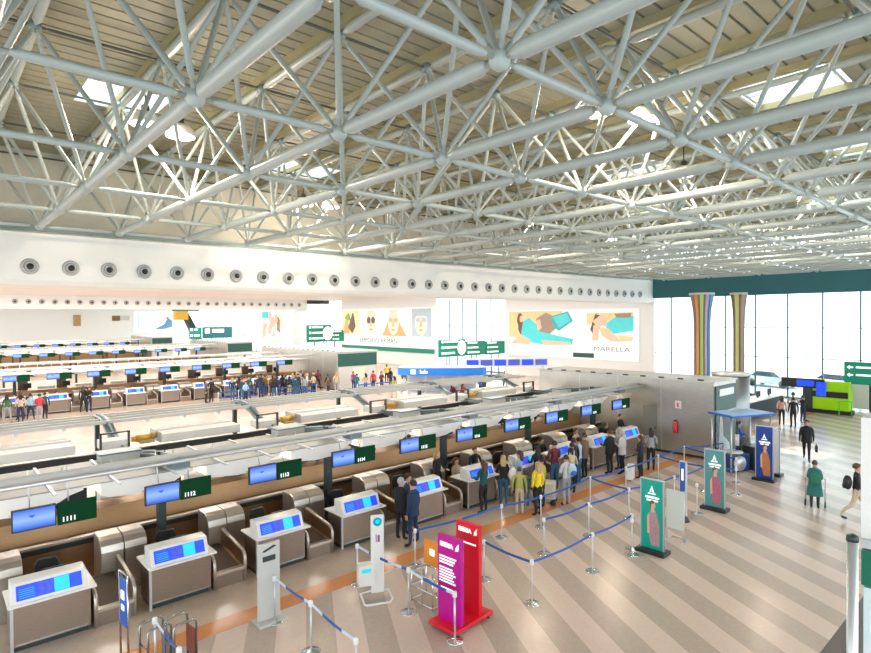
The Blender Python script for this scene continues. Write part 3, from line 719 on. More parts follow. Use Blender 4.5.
sign_y('direction_sign', 'long dark teal sign in front of the distant windows', 42.2, 50.5-2.2, 118, 2.6, 4.9, 1, 1, m=TEALP)
# departure boards over the middle area (blue strip of screens)
t = thing('departure_board', 'row of blue departure screens on a white frame right of the blue booth', 'screen', (31.3, 31.6, 0), -.62)
MB().box(0, 6.6, .02, .3, 2.45, 3.1).build('frame', WHITEG, t)
m = MB()
for k in range(6): m.box(.1+k*1.09, 1.02+k*1.09, -.02, .02, 2.55, 3.0, k % 2)
m.build('screens', [SCR1, mat('screen_dim_indigo', (.03, .05, .25), .3, emit=.8)], t)
for x in (.4, 3.2, 6.2): MB().tube((x, .15, 0), (x, .15, 2.5), .06, n=8).build('post', WHITEG, t)

# blue roofed booth
t = thing('information_booth', 'white booth with a rounded bright blue fascia in the middle of the hall', 'booth', (27.0, 29.6, 0), -.78)
oc = lambda r, s=1: [(3.1*r*math.copysign(abs(math.cos(a))**.5, math.cos(a)), s*1.0*r*math.copysign(abs(math.sin(a))**.7, math.sin(a))) for a in [2*PI*i/28 for i in range(28)]]
BLUEF = mat('bright_blue_fascia', (.02, .22, .80), .4, emit=.1)
MB().prism(oc(1), 2.35, 2.85, 'z').build('fascia', BLUEF, t); MB().prism(oc(.98), 2.85, 2.9, 'z').build('roof', WHITEG, t)
MB().prism(oc(.9), 0, 1.1, 'z').build('counter_wall', WHITEG, t)
for x in (-2.3, -1.1, .1, 1.2, 2.3): MB().box(x-.06, x+.06, -.85, -.75, 1.1, 2.35).build('window_post', ALU, t)
MB().box(-2.4, 2.4, .3, .35, 1.1, 2.35).build('rear_wall', GREY, t)
place_text('Info', .36, WLET, t, (-1.2, -1.03, 2.6), name='lettering', bold=.01)
MB().box(-2.1, -1.75, -1.03, -.9, 2.45, 2.75).build('emblem', WLET, t)

# ------------------------------------------------------------------ right side: lime kiosk, sign, counters
t = thing('lime_kiosk', 'lime green and black service kiosk in front of the windows', 'kiosk', (42.9, 12.0, 0), -PI/2)   # local x -> -Y
MB().box(0, 2.5, 0, .9, .25, 1.55).build('cabinet', LIME, t, bevel=.03)
MB().box(-.1, 2.6, .05, .95, 0, .25).build('plinth', BLACK, t)
MB().box(0, .55, -.03, 0, .25, 1.6).build('door_panel', DARK, t)
MB().box(.5, 2.45, -.04, 0, 1.05, 1.42).build('black_band', BLACK, t)
MB().box(-1.3, 1.15, .1, .3, 1.55, 2.15).build('header_board', BLACK, t); MB().box(-.4, .6, .08, .1, 1.65, 2.05).build('header_screen', SCR1, t)
MB().box(.75, 1.3, -.08, -.03, 1.1, 2.0).build('upright_screen', SCR1, t)
MB().box(1.2, 2.5, .1, .5, 1.5, 2.05).build('green_header', LIME, t)
m = MB()
for x in (2.1, 2.75): m.tube((x, -.5, 0), (x, -.5, .95), .03, n=6)
m.tube((2.1, -.5, .95), (2.75, -.5, .95), .03, n=6).build('front_rail', mat('vivid_green_tube', (.05, .6, .05), .4), t)
t = thing('wall_totem', 'large green sign with white words over a grey cabinet at the right edge', 'sign', (45.5, 10.35, 0), -PI/2)
MB().box(0, 3.4, 0, .3, 1.75, 3.2).build('green_board', GREENB, t); MB().box(.05, 1.35, .02, .32, .15, 1.75).build('grey_cabinet', GREY, t, bevel=.05); MB().box(1.35, 3.4, .05, .3, 0, 1.75).build('dark_cabinet', DARK, t)
m = MB()
for z in (2.85, 2.35): m.prism([(.15, z), (.32, z+.14), (.32, z+.05), (.5, z+.05), (.5, z-.05), (.32, z-.05), (.32, z-.14)], -.02, 0, 'y').box(.65, 1.5, -.02, 0, z-.05, z+.07)
m.build('arrows_and_words', WLET, t)
t = thing('service_counter', 'long dark service counter with a white top standing diagonally by the windows', 'counter', (36.2, 13.1, 0), -.02)
MB().box(0, 5.6, 0, .8, 0, 1.05).build('body', mat('navy_counter_front', (.02, .035, .06), .4), t); MB().box(-.1, 5.7, -.1, .9, 1.05, 1.12).build('countertop', WHITEG, t)
for x in (.8, 2.6, 4.4): MB().box(x, x+.5, .3, .36, 1.2, 1.55).box(x+.2, x+.3, .33, .4, 1.12, 1.2).build('screen', BLACK, t)

# baggage wrapping station
BLU = mat('wrapping_blue', (.02, .12, .5), .4)
t = thing('wrapping_station', 'blue roofed baggage wrapping station in front of the steel enclosure', 'wrapping station', (23.7, 9.1, 0), -.42)
MB().box(-.1, 2.1, -.15, 1.1, 2.25, 2.31).box(-.05, 2.05, -.1, 1.05, 2.31, 2.34, 1).build('canopy', [BLU, mat('pale_blue_canopy_top', (.30, .48, .80), .5)], t)
for x, y in ((0, 0), (2.0, 0), (0, 1.0), (2.0, 1.0)): MB().tube((x, y, 0), (x, y, 2.25), .03, n=8).build('post', ALU, t)
NAVYM = mat('navy_machine', (.015, .05, .16), .35)
MB().box(.1, 1.1, .15, .95, 0, .7).build('machine_body', NAVYM, t, bevel=.03); MB().lathe([(.0, .0), (.36, .0), (.36, .05), (.0, .05)], (.6, .5, .72), 20).build('turntable', WHITEG, t)
MB().tube((1.05, .75, .7), (1.05, .75, 1.9), .05).build('film_mast', DARK, t); MB().tube((.9, .6, .95), (.9, .6, 1.4), .08).build('film_roll', WHITEG, t)
MB().box(1.25, 1.95, .1, .7, 0, .95).build('desk', DARK, t, bevel=.02); MB().box(1.3, 1.9, .08, .1, .3, .8).build('desk_poster', SCR3, t)
MB().lathe([(.0, -.03), (.3, -.03), (.3, .03), (.0, .03)], (.55, .12, .35), 20, 0, 'y').build('round_emblem', ALU, t)
for i, (x, y, z, c, n) in enumerate([(24.2, 9.75, 0, (.7, .75, .8), 'pale'), (24.75, 9.85, 0, (.03, .06, .2), 'navy'), (25.0, 8.15, 0, (.05, .2, .5), 'blue')]):
    t = thing('suitcase', '%s upright suitcase beside the wrapping station' % n, 'suitcase', (x, y, z), .4*i)
    MB().box(-.2, .2, -.13, .13, .05, .62).build('shell', mat('suitcase_'+n, c, .35), t, bevel=.04); MB().path([(-.12, 0, .6), (-.12, 0, .85), (.12, 0, .85), (.12, 0, .6)], .012, 6).build('handle', BLACK, t)
    for s in (-.15, .15): MB().ball((s, 0, .03), .03, 8).build('wheel', BLACK, t)

# ------------------------------------------------------------------ free-standing banners
def banner(label, x, y, rz, w, h, col, th=.06, base=True):
    t = thing('banner_stand', label, 'banner', (x, y, 0), rz)
    MB().box(-w/2, w/2, -th/2, th/2, .1, h).build('panel', col, t, bevel=.006)
    MB().box(-w/2, -w/2+.025, -th/2-.006, th/2+.006, .1, h+.01).box(w/2-.025, w/2, -th/2-.006, th/2+.006, .1, h+.01).box(-w/2, w/2, -th/2-.006, th/2+.006, h, h+.025).build('frame', ALU, t)
    if base: MB().box(-w/2-.08, w/2+.08, -.22, .22, 0, .1).build('base', BLACK, t, bevel=.02)
    return t
def banner_lady(t, w, h, dress, skin=PINKSK):
    f = -.034
    MB().prism([(-.02, .2), (.2, .2), (.2, .75), (.14, 1.0), (.1, 1.13), (-.04, 1.13), (-.09, .95), (-.1, .6)], f-.006, f, 'y').build('picture_dress', dress, t)
    MB().prism(oval(.03, 1.26, .065, .095), f-.012, f, 'y').prism([(-.01, 1.2), (.06, 1.2), (.08, 1.08), (-.02, 1.08)], f-.012, f, 'y').prism([(-.13, .95), (-.07, 1.05), (-.06, .5), (-.12, .5)], f-.012, f, 'y').build('picture_face', skin, t)
    MB().prism([(-.05, 1.18), (-.06, 1.33), (0, 1.4), (.09, 1.36), (.06, 1.32), (-.01, 1.3), (-.02, 1.2)], f-.018, f, 'y').build('picture_hair', HAIR_, t)
    MB().prism([(-.06, 1.6), (0, 1.78), (.06, 1.6), (.03, 1.6), (0, 1.68), (-.03, 1.6)], f-.006, f, 'y').box(-.1, .1, f-.006, f, 1.55, 1.58).build('emblem', WLET, t)
    MB().box(-.18, .2, f-.006, f, 1.44, 1.49).box(-.14, .16, f-.006, f, 1.365, 1.405).build('lettering', WLET, t)
TEALB = mat('teal_banner', (.0, .42, .33), .4)
rzb = math.radians(-88)
t = banner('teal banner with a woman in a patterned dress, nearest of the tall banners', 14.3, 7.47, rzb, .64, 1.92, TEALB); banner_lady(t, .68, 1.92, mat('patterned_dress', (.5, .3, .35), .6, noise=.5, scale=30))
t = banner('grey-teal banner with a woman in red and violet, middle tall banner', 18.95, 7.78, rzb, .64, 1.92, mat('grey_teal_banner', (.10, .34, .36), .4)); banner_lady(t, .66, 1.92, mat('red_violet_dress', (.5, .15, .22), .6, noise=.5, scale=30))
t = banner('navy blue banner with an orange-skinned figure, farthest of the tall banners', 23.7, 7.9, rzb, .62, 2.05, mat('navy_banner', (.01, .06, .35), .4)); banner_lady(t, .62, 2.05, mat('orange_dress', (.55, .22, .08), .6, noise=.4, scale=20))
t = banner('plain white board right of the navy blue banner', 24.75, 7.95, rzb, .5, 1.75, WHITEG, .05)
# white notice board on thin frame with the blue totem behind
t = thing('notice_stand', 'white notice board on thin metal legs right of the teal banner', 'notice stand', (15.45, 7.4, 0), rzb)
MB().box(-.24, .24, -.02, .02, .35, 1.42).build('panel', WHITEG, t); MB().path([(-.24, 0, .0), (-.24, 0, .65)], .015, 6).path([(.24, 0, 0), (.24, 0, 1.45)], .015, 6).path([(-.24, -.3, .02), (-.24, .3, .02)], .015, 6).path([(.24, -.3, .02), (.24, .3, .02)], .015, 6).path([(-.24, .3, .02), (.24, .3, .02)], .015, 6).build('legs', ALU, t)
t = thing('blue_totem', 'slim blue and white totem behind the white notice board', 'totem', (17.2, 8.0, 0), rzb)
MB().box(-.08, .08, -.04, .04, .9, 1.8).build('blue_blade', BLU, t); MB().box(-.09, -.08, -.045, .045, 0, 1.83).box(.08, .11, -.045, .045, 0, 1.83).box(-.09, .11, -.045, .045, 1.8, 1.83).build('frame', ALU, t); MB().lathe([(.2, 0), (.16, .08), (.04, .3)], n=14).build('weight', BLACK, t)
MB().box(-.03, .03, -.05, -.04, 1.25, 1.6).build('lettering', WLET, t)
# magenta and red twin sign
MAG = mat('magenta_panel', (.55, .0, .30), .35); RED = mat('red_panel', (.78, .01, .03), .35)
t = thing('twin_sign', 'magenta and red airline panels standing one behind the other on one red base', 'sign', (8.15, 8.4, 0), math.radians(-86))
MB().box(-.36, .36, -.6, .6, .06, .13).build('base', RED, t, bevel=.01)
for x, y in ((-.3, -.5), (.3, -.5), (-.3, .5), (.3, .5)): MB().lathe([(.03, 0), (.03, .06)], (x, y, 0), 10).build('caster', BLACK, t)
MB().box(-.31, .31, -.36, -.26, .13, 1.84).build('magenta_panel', MAG, t, bevel=.005)
MB().box(-.31, .31, .2, .3, .13, 1.98).build('red_panel', RED, t, bevel=.005)
place_text('IBERIA', .125, WLET, t, (-.06, -.366, 1.66), name='magenta_lettering', bold=.004); place_text('IBERIA', .125, WLET, t, (-.06, .194, 1.82), name='red_lettering', bold=.004)
MB().prism([(.18, 1.6), (.26, 1.62), (.27, 1.76), (.2, 1.68)], -.37, -.36, 'y').build('tail_emblem', WLET, t)
MB().prism([(.18, 1.76), (.26, 1.78), (.27, 1.92), (.2, 1.84)], .19, .2, 'y').build('tail_emblem', mat('white_and_gold_mark', (.95, .75, .55), .4, emit=.3), t)
m = MB()
for k in range(3): m.box(-.26, .2-.04*k, -.366, -.36, 1.40-.06*k, 1.43-.06*k)
for k in range(6): m.box(-.26, .1+.04*(k % 3), -.366, -.36, 1.18-.055*k, 1.205-.055*k)
m.box(-.22, .1, -.366, -.36, .74, .8); m.build('magenta_text_lines', WLET, t)
MB().box(-.26, .24, .194, .2, 1.55, 1.58).box(-.22, -.1, .19, .2, 1.12, 1.34).build('red_text_lines', WLET, t)
# orange baggage sizer behind it
t = thing('baggage_sizer', 'small orange sign above a chrome cage for testing cabin bags, behind the magenta panel', 'baggage sizer', (8.22, 9.42, 0), math.radians(-86))
MB().box(-.3, .2, .1, .13, .75, 1.3).build('orange_sign', mat('orange_sign', (.85, .3, .03), .4), t); MB().box(-.12, .02, .09, .1, .98, 1.12).build('pictogram', WLET, t)
m = MB()
for z in (.04, .35, .66):
    m.path([(-.35, -.25, z), (.3, -.25, z)], .014, 6).path([(-.35, .2, z), (.3, .2, z)], .014, 6).path([(-.35, -.25, z), (-.35, .2, z)], .014, 6).path([(.3, -.25, z), (.3, .2, z)], .014, 6)
for x, y in ((-.35, -.25), (.3, -.25), (-.02, -.25), (-.35, .2), (.3, .2)): m.path([(x, y, 0), (x, y, .8)], .014, 6)
m.build('wire_cage', CHROME, t)
# silver info stand
t = thing('grey_info_stand', 'tall narrow grey stand with printed sheet in front of the third counter', 'stand', (5.25, 11.1, 0), 0)
MB().box(-.24, .24, -.03, .03, .05, 1.62).build('panel', GREY, t, bevel=.01); MB().box(-.3, .34, -.22, .2, 0, .05).build('base', GREY, t, bevel=.01)
MB().prism([(-.16, 1.47), (.1, 1.56), (.17, 1.53), (-.1, 1.45)], -.038, -.03, 'y').box(-.14, .14, -.036, -.03, 1.25, 1.36).build('printed_mark', DARK, t)
# white sanitizer-like stand
t = thing('white_hanger_stand', 'white narrow stand with light blue emblem and white box, by the orange floor line', 'stand', (7.5, 10.4, 0), math.radians(-25))
MB().box(-.15, .15, -.03, .03, .1, 1.85).build('panel', WHITEG, t, bevel=.03)
CY_ = mat('cyan_print', (.02, .6, .75), .4, emit=.2)
MB().lathe([(.0, .036), (.1, .036)], (0, 0, 1.7), 16, 0, 'y').box(-.38, -.18, -.19, -.186, .66, .74).build('cyan_emblem', CY_, t)
MB().box(-.04, -.02, -.036, -.03, 1.25, 1.42).box(.0, .05, -.036, -.03, 1.25, 1.4).build('lettering', mat('violet_print', (.25, .1, .3), .5), t)
MB().box(-.45, -.1, -.18, .1, .35, .8).build('dispenser_box', WHITEG, t, bevel=.02)
MB().path([(-.35, -.3, .02), (-.3, -.35, .02), (.2, -.35, .02), (.3, -.2, .02), (.3, .25, .02), (-.1, .3, .02), (-.35, .2, .02), (-.35, -.3, .02)], .025).build('base_frame', WHITEG, t)
# blue sign bottom left with racks
t = thing('blue_rail_sign', 'blue baggage sign on a chrome frame at the bottom left corner', 'sign', (2.68, 11.62, 0), math.radians(-84))
MB().box(-.17, .17, -.02, .02, .62, 1.5).build('panel', BLU, t, bevel=.02); MB().path([(-.19, 0, 0), (-.19, 0, 1.6), (.19, 0, 1.6), (.19, 0, 0)], .022, 8).build('frame', CHROME, t)
MB().box(-.07, .08, -.028, -.02, 1.12, 1.28).box(-.06, .07, -.028, -.02, .92, 1.02).build('pictograms', WLET, t)
for i, (dx, dy) in enumerate(((.33, -.06), (.72, -.2))):
    t = thing('baggage_sizer', ['chrome bag rack beside the blue sign', 'second chrome bag rack, further right of the blue sign'][i], 'baggage sizer', (2.7+dx, 11.02+dy, 0), math.radians(-84))
    m = MB()
    for x in (-.18, .18): m.path([(x, -.2, 0), (x, -.2, .75), (x, -.15, .8), (x, .15, .8), (x, .2, .75), (x, .2, 0)], .02, 8)
    for z in (.1, .45): m.path([(-.18, -.2, z), (.18, -.2, z)], .016, 6).path([(-.18, .2, z), (.18, .2, z)], .016, 6)
    m.build('tube_frame', mat('dark_chrome', (.3, .3, .3), .2, 1), t); MB().box(-.17, .17, .17, .19, .1, .6).build('back_plate', mat('red_brown_plate', (.3, .08, .06), .4) if i else GREY2, t)
# foreground totem at the right edge
t = thing('lobby_totem', 'tall white and green lobby totem cut by the right edge of the picture', 'totem', (7.2, 1.5, 0))
MB().box(.05, 2.0, -.12, 0, 3.9, 5.15).build('upper_white_panel', WHITEG, t); MB().box(-.02, 2.0, -.14, 0, 3.82, 3.9).build('steel_band', ALU, t)
MB().box(.02, 2.0, -.14, -.01, 3.42, 3.78).build('green_band', mat('bottle_green_band', (.0, .16, .09), .35), t); MB().box(.02, 2.0, -.1, -.03, .1, 3.4).build('lower_glass_panel', mat('pale_blue_glass_panel', (.72, .84, .86), .15), t)
MB().path([(-.28, 0, 0), (-.28, 0, 3.98)], .05, 16).build('steel_post', ALU, t); MB().lathe([(.055, 3.95), (.055, 4.0), (.02, 4.02)], (-.28, 0, 0), 16).build('post_cap', DARK, t)
MB().box(-.4, 2.0, -.35, .2, 0, .1).build('base', DARK, t)

# ------------------------------------------------------------------ stanchions and belts
stan_base = MB().lathe([(.0, 0), (.17, 0), (.175, .015), (.15, .03), (.05, .05), (.02, .07)], n=22).mesh('base', CHROME)
pole_me = MB().tube((0, 0, .05), (0, 0, .86), .019, n=10).mesh('pole', ALU)
head_me = MB().lathe([(.02, .84), (.045, .86), (.045, .94), (.035, .96), (.0, .965)], n=14).mesh('belt_head', WHITEG)
def belt_mesh(d, white):
    L_ = d.length; n = max(2, int(L_/.22)); m = MB(); q = Vector((-d.y, d.x, 0)).normalized()*.004
    for i in range(n):
        a, b = i/n, (i+1)/n; za = .915-.05*math.sin(PI*a)*min(1, L_/2); zb = .915-.05*math.sin(PI*b)*min(1, L_/2)
        P = []
        for f, z in ((a, za), (b, zb)):
            for s in (-1, 1):
                for h in (-.028, .028): P.append((d.x*f+s*q.x, d.y*f+s*q.y, z+h))
        mi = 1 if white and i % 5 in (0, 1) else 0
        m.add(P, [(0, 1, 5, 4), (2, 6, 7, 3), (1, 3, 7, 5), (0, 4, 6, 2)], mi)
    return m.mesh('belt', [BELTB, mat('pale_belt_print', (.65, .72, .85), .5)])
ST = {}
def stanchion(k, x, y, where):
    t = thing('stanchion', 'chrome queue post '+where, 'queue post', (x, y, 0), 0, 'queue posts of the front hall')
    link('base', stan_base, t); link('pole', pole_me, t); link('belt_head', head_me, t); ST[k] = (t, x, y)
SP = dict(a=(7.5, 11.2, 'left end of the belt beside the white stand'), b=(7.58, 9.4, 'between the white stand and the magenta panel'), c=(7.56, 7.97, 'right in front of the magenta and red panels'),
 d=(5.32, 10.97, 'beside the tall grey stand'), e=(5.33, 9.52, 'middle of the belt running to the bottom edge, below the grey stand'), f=(5.25, 7.9, 'at the bottom edge of the picture'),
 g=(2.99, 10.85, 'bottom left beside the bag racks'), g2=(3.0, 9.6, 'hidden at the bottom left edge'),
 h=(9.11, 11.03, 'on the orange line left of the magenta panel'), i=(12.13, 10.84, 'on the orange line right of the red panel'), j=(9.86, 9.37, 'just right of the red panel'),
 k=(9.79, 7.88, 'at the sharp corner where two belts meet, centre of the floor'), l=(12.11, 9.34, 'behind the sharp belt corner'), m=(12.14, 7.89, 'right of the sharp belt corner'),
 n=(14.05, 9.25, 'in the middle of the longest back belt'), o=(16.18, 9.22, 'near the white trolley case'), p=(14.09, 7.94, 'left behind the teal banner'), q=(13.75, 7.75, 'close to the left foot of the teal banner'),
 r=(16.42, 10.75, 'behind the row of waiting passengers'), s=(20.9, 10.68, 'left of the steel enclosure door'), t=(23.1, 10.7, 'in front of the steel enclosure'), u=(25.0, 9.9, 'at the corner of the steel enclosure'),
 v=(21.03, 7.92, 'between the middle and the far tall banner'), w=(20.6, 8.8, 'midway along the belt behind the grey-teal banner'), x=(18.5, 8.9, 'behind the blue totem'), y=(18.4, 10.6, 'behind the group with the trolley case'), z=(13.6, 10.6, 'beside the woman in yellow'), A=(22.6, 8.5, 'right of the middle banner'), B=(18.15, 8.0, 'at the left foot of the grey-teal banner'))
for k_, (x, y, wh) in SP.items(): stanchion(k_, x, y, wh)
for a, b, wht in (('a', 'b', 1), ('b', 'c', 1), ('d', 'e', 1), ('e', 'f', 1), ('g', 'g2', 1), ('h', 'i', 0), ('i', 'z', 0), ('z', 'r', 0), ('j', 'k', 0), ('k', 'm', 0), ('m', 'p', 0), ('l', 'n', 0), ('n', 'o', 0), ('r', 'y', 0), ('y', 's', 0), ('s', 't', 0), ('t', 'u', 0), ('s', 'w', 0), ('o', 'x', 0), ('x', 'w', 0), ('w', 'v', 0), ('r', 'o', 0), ('t', 'A', 0)):
    t, x, y = ST[a]; _, x1, y1 = ST[b]
    link('belt', belt_mesh(Vector((x1-x, y1-y, 0)), wht), t)

# ------------------------------------------------------------------ people
def skel(pose='stand', h=1.72, female=False):
    k = h/1.72; V = []; E = []; R = []; Bn = []
    def v(p, r, par=None, bone=None):
        V.append(Vector(p)*k); R.append(r*k if isinstance(r, (int, float)) else (r[0]*k, r[1]*k))
        if par is not None: E.append((par, len(V)-1)); Bn.append((par, len(V)-1, bone))
        return len(V)-1
    seat = pose == 'sit'
    dz = -.38 if seat else 0      # seated on a high office chair
    sh = .155 if female else .185
    pel = v((0, 0, .93+dz), (.15, .105)); wa = v((0, .005, 1.08+dz), (.125 if female else .14, .095), pel, 1)
    ch = v((0, .0, 1.27+dz), (.15, .11), wa, 1); nk0 = v((0, .01, 1.42+dz), (.085, .07), ch, 1); nk = v((0, 0, 1.48+dz), .055, nk0, 0)
    hd0 = v((0, -.015, 1.55+dz), (.068, .08), nk, 0); hd1 = v((0, -.01, 1.62+dz), (.078, .098), hd0, 0); hd2 = v((0, 0, 1.69+dz), (.06, .07), hd1, 0)
    # legs
    for s in (-1, 1):
        if seat:
            kn = (s*.12, -.45, .58); an = (s*.12, -.42, .16); hp = (s*.09, -.03, .56)
        elif pose == 'walk':
            kn = (s*.09, -.16*s-.04, .50); an = (s*.09, -.28*s+(.03 if s > 0 else .12), .10 if s > 0 else .16); hp = (s*.09, -.02*s, .86)
        elif pose == 'apart':
            kn = (s*.14, -.02, .49); an = (s*.19, .02, .09); hp = (s*.09, 0, .86)
        else:
            kn = (s*.1, -.02, .49); an = (s*.1, .02, .09); hp = (s*.09, 0, .86)
        a = v(hp, (.092, .098), pel, 2); b = v(kn, .062, a, 2); cc = v(((kn[0]+an[0])/2, (kn[1]+an[1])/2+.02, (kn[2]+an[2])/2+.05), .056, b, 2); d = v(an, .043, cc, 2)
        e = v((an[0]+s*.01, an[1]-.06, an[2]-.045), (.043, .035), d, 3); v((an[0]+s*.02, an[1]-.17, an[2]-.06), (.036, .022), e, 3)
        # arms
        if pose in ('reach', 'sit'):
            el = (s*(sh+.07), -.06, 1.13+dz); wr = (s*(sh-.02), -.3, 1.14+dz); hdv = Vector((0, -1, 0))
        elif pose == 'fold':
            el = (s*(sh+.08), -.02, 1.12+dz); wr = (s*.05, -.2, 1.16+dz); hdv = Vector((-s*.9, -.3, .1)).normalized()
        elif pose == 'walk':
            el = (s*(sh+.05), .05*s, 1.13); wr = (s*(sh+.06), .14*s-.06, .88); hdv = Vector((0, -.15, -1)).normalized()
        elif pose == 'push':
            el = (s*(sh+.06), -.05, 1.12); wr = (s*(sh+.02), -.28, 1.0); hdv = Vector((0, -.9, -.3)).normalized()
        else:
            el = (s*(sh+.06), .02, 1.13); wr = (s*(sh+.07), -.04, .87); hdv = Vector((0, -.1, -1)).normalized()
        a = v((s*sh, .0, 1.385+dz), .064, nk0, 1); b = v(el, .047, a, 1); c = v(wr, .031, b, 1)
        w = Vector(wr); pm = v(w+hdv*.055, (.034, .02), c, 0); side = Vector((0, 1, 0)) if abs(hdv.z) > .5 else Vector((1, 0, 0))
        for fi, (off, ln) in enumerate(((-.03, .055), (-.01, .068), (.01, .072), (.03, .06))):
            base = w+hdv*.085+side*off; p1 = v(base, .0105, pm, 0); p2 = v(base+hdv*ln*.5+Vector((0, 0, -.004)), .0095, p1, 0); v(base+hdv*ln*.95+Vector((-s*.015, 0, -.012)), .0085, p2, 0)
        tb = v(w+hdv*.03+side*-.036, .012, pm, 0); v(w+hdv*.07+side*-.06, .0095, tb, 0)
    return V, E, R, Bn
BODY = {}
def body_mesh(pose, female):
    key = (pose, female)
    if key in BODY: return BODY[key]
    V, E, R, Bn = skel(pose, 1.72, female)
    me = bpy.data.meshes.new('body_cage'); me.from_pydata([tuple(p) for p in V], E, [])
    o = bpy.data.objects.new('body_cage', me); COL.objects.link(o)
    o.modifiers.new('skin', 'SKIN'); sk = me.skin_vertices[0].data
    for i, r in enumerate(R): sk[i].radius = r if isinstance(r, tuple) else (r, r)
    sk[0].use_root = True
    s = o.modifiers.new('sub', 'SUBSURF'); s.levels = 1; s.render_levels = 1
    dg = bpy.context.evaluated_depsgraph_get(); dg.update()
    out = bpy.data.meshes.new_from_object(o.evaluated_get(dg)); bpy.data.objects.remove(o); bpy.data.meshes.remove(me)
    out.name = 'body'
    segs = [(V[a], V[b], n, (R[a] if not isinstance(R[a], tuple) else R[a][0])) for a, b, n in Bn]
    out.materials.clear()
    for _ in range(4): out.materials.append(SKIN)
    zs = 1.0 if pose != 'sit' else .62
    for p in out.polygons:
        c = p.center; best = None
        for a, b, n, r in segs:
            ab = b-a; t_ = max(0, min(1, (c-a).dot(ab)/max(ab.length_squared, 1e-9))); d = (c-(a+ab*t_)).length-r*.5
            if best is None or d < best[0]: best = (d, n)
        n = best[1]
        if n == 1 and c.z < .94-(1-zs)+(0 if pose != 'sit' else 0): n = 2
        p.material_index = n; p.use_smooth = True
    # nose and brow shaping on the head front (-Y)
    hz = 1.60-(.38 if pose == 'sit' else 0)
    for vv in out.vertices:
        if abs(vv.co.x) < .02 and vv.co.y < -.07 and abs(vv.co.z-hz) < .03: vv.co.y -= .022
    BODY[key] = out; return out
def hair_mesh(kind, sit):
    key = ('hair', kind, sit)
    if key in BODY: return BODY[key]
    z = 1.635-(.38 if sit else 0); m = MB(); P = []; F = []; n = 14; h = 7
    for k in range(h+1):
        b = PI*.62*k/h
        for i in range(n):
            a = 2*PI*i/n; front = max(0, -math.sin(a)); bb = b*(1-.42*front)
            P.append((.092*math.sin(bb)*math.cos(a), .008+.112*math.sin(bb)*math.sin(a), z+.115*math.cos(bb)))
    for k in range(h):
        for i in range(n): F.append((k*n+i, (k+1)*n+i, (k+1)*n+(i+1) % n, k*n+(i+1) % n))
    m.add(P, F, 0, True)
    if kind == 'long':
        m.prism([(-.09, z+.02), (.09, z+.02), (.1, z-.14), (.07, z-.26), (-.07, z-.26), (-.1, z-.14)], .045, .12, 'y', 0)
    if kind == 'tail': m.ball((0, .13, z-.06), .05, 10, 0, (.8, .8, 2.0))
    BODY[key] = m.mesh('hair', WHITE); return BODY[key]
eye_me = {s: MB().ball((.027, -.098, 1.618-(.38 if s else 0)), .011, 8).ball((-.027, -.098, 1.618-(.38 if s else 0)), .011, 8).mesh('eyes', BLACK) for s in (0, 1)}
CLO = {'navy': (.015, .035, .10), 'black': (.012, .012, .015), 'white': (.8, .8, .78), 'grey': (.35, .36, .38), 'lightgrey': (.6, .6, .62), 'maroon': (.16, .02, .04), 'yellow': (.85, .62, .02), 'teal': (.02, .16, .16), 'green': (.05, .16, .07),
       'blue': (.04, .15, .5), 'lightblue': (.35, .55, .75), 'beige': (.6, .48, .34), 'jeans': (.03, .12, .24), 'brown': (.16, .09, .05), 'red': (.6, .04, .05), 'purple': (.28, .05, .25), 'pink': (.75, .45, .42), 'olive': (.4, .42, .1), 'darkteal': (.01, .08, .09)}
HC = {'dark': (.02, .013, .01), 'brown': (.09, .045, .02), 'blond': (.5, .33, .14), 'grey': (.45, .44, .43), 'bald': None}
def person(x, y, face, label, top='navy', bottom='black', hair='dark', kind='short', pose='stand', h=1.72, female=False, z=0, near=False, coat=False, jacket=False):
    t = thing('person', label, 'person', (x, y, z), face)
    o = link('body', body_mesh(pose, female), t); o.scale = (h/1.72,)*3
    for i, m in enumerate((SKIN, mat('cloth_'+top, CLO[top], .75, noise=.15), mat('cloth_'+bottom, CLO[bottom], .75, noise=.15), mat('cloth_black' if bottom != 'beige' else 'cloth_white', CLO['black'], .6, noise=.15))):
        o.material_slots[i].link = 'OBJECT'; o.material_slots[i].material = m
    sit = pose == 'sit'
    if HC[hair]:
        hh = link('hair', hair_mesh(kind, sit), t); hh.scale = (h/1.72,)*3
        hh.material_slots[0].link = 'OBJECT'; hh.material_slots[0].material = mat('hair_'+hair, HC[hair], .5)
    if near:
        e = link('eyes', eye_me[1 if sit else 0], t); e.scale = (h/1.72,)*3
    if coat:
        c = MB().lathe([(.2, 1.36), (.21, 1.2), (.19, 1.05), (.21, .9), (.26, .5), (.27, .48), (.24, .5)], n=16).build('coat', mat('cloth_'+top, CLO[top], .75, noise=.15), t); c.scale = (h/1.72, h/1.72*.72, h/1.72)
    if jacket:
        c = MB().lathe([(.14, 1.40), (.205, 1.34), (.205, 1.15), (.185, 1.02), (.205, .84), (.215, .80), (.19, .82)], n=16).build('jacket', mat('cloth_'+top, CLO[top], .75, noise=.15), t); c.scale = (h/1.72, h/1.72*.7, h/1.72)
    return t
N_, S_ = PI, 0.0           # facing +Y / facing -Y  (a body's face looks to local -Y)
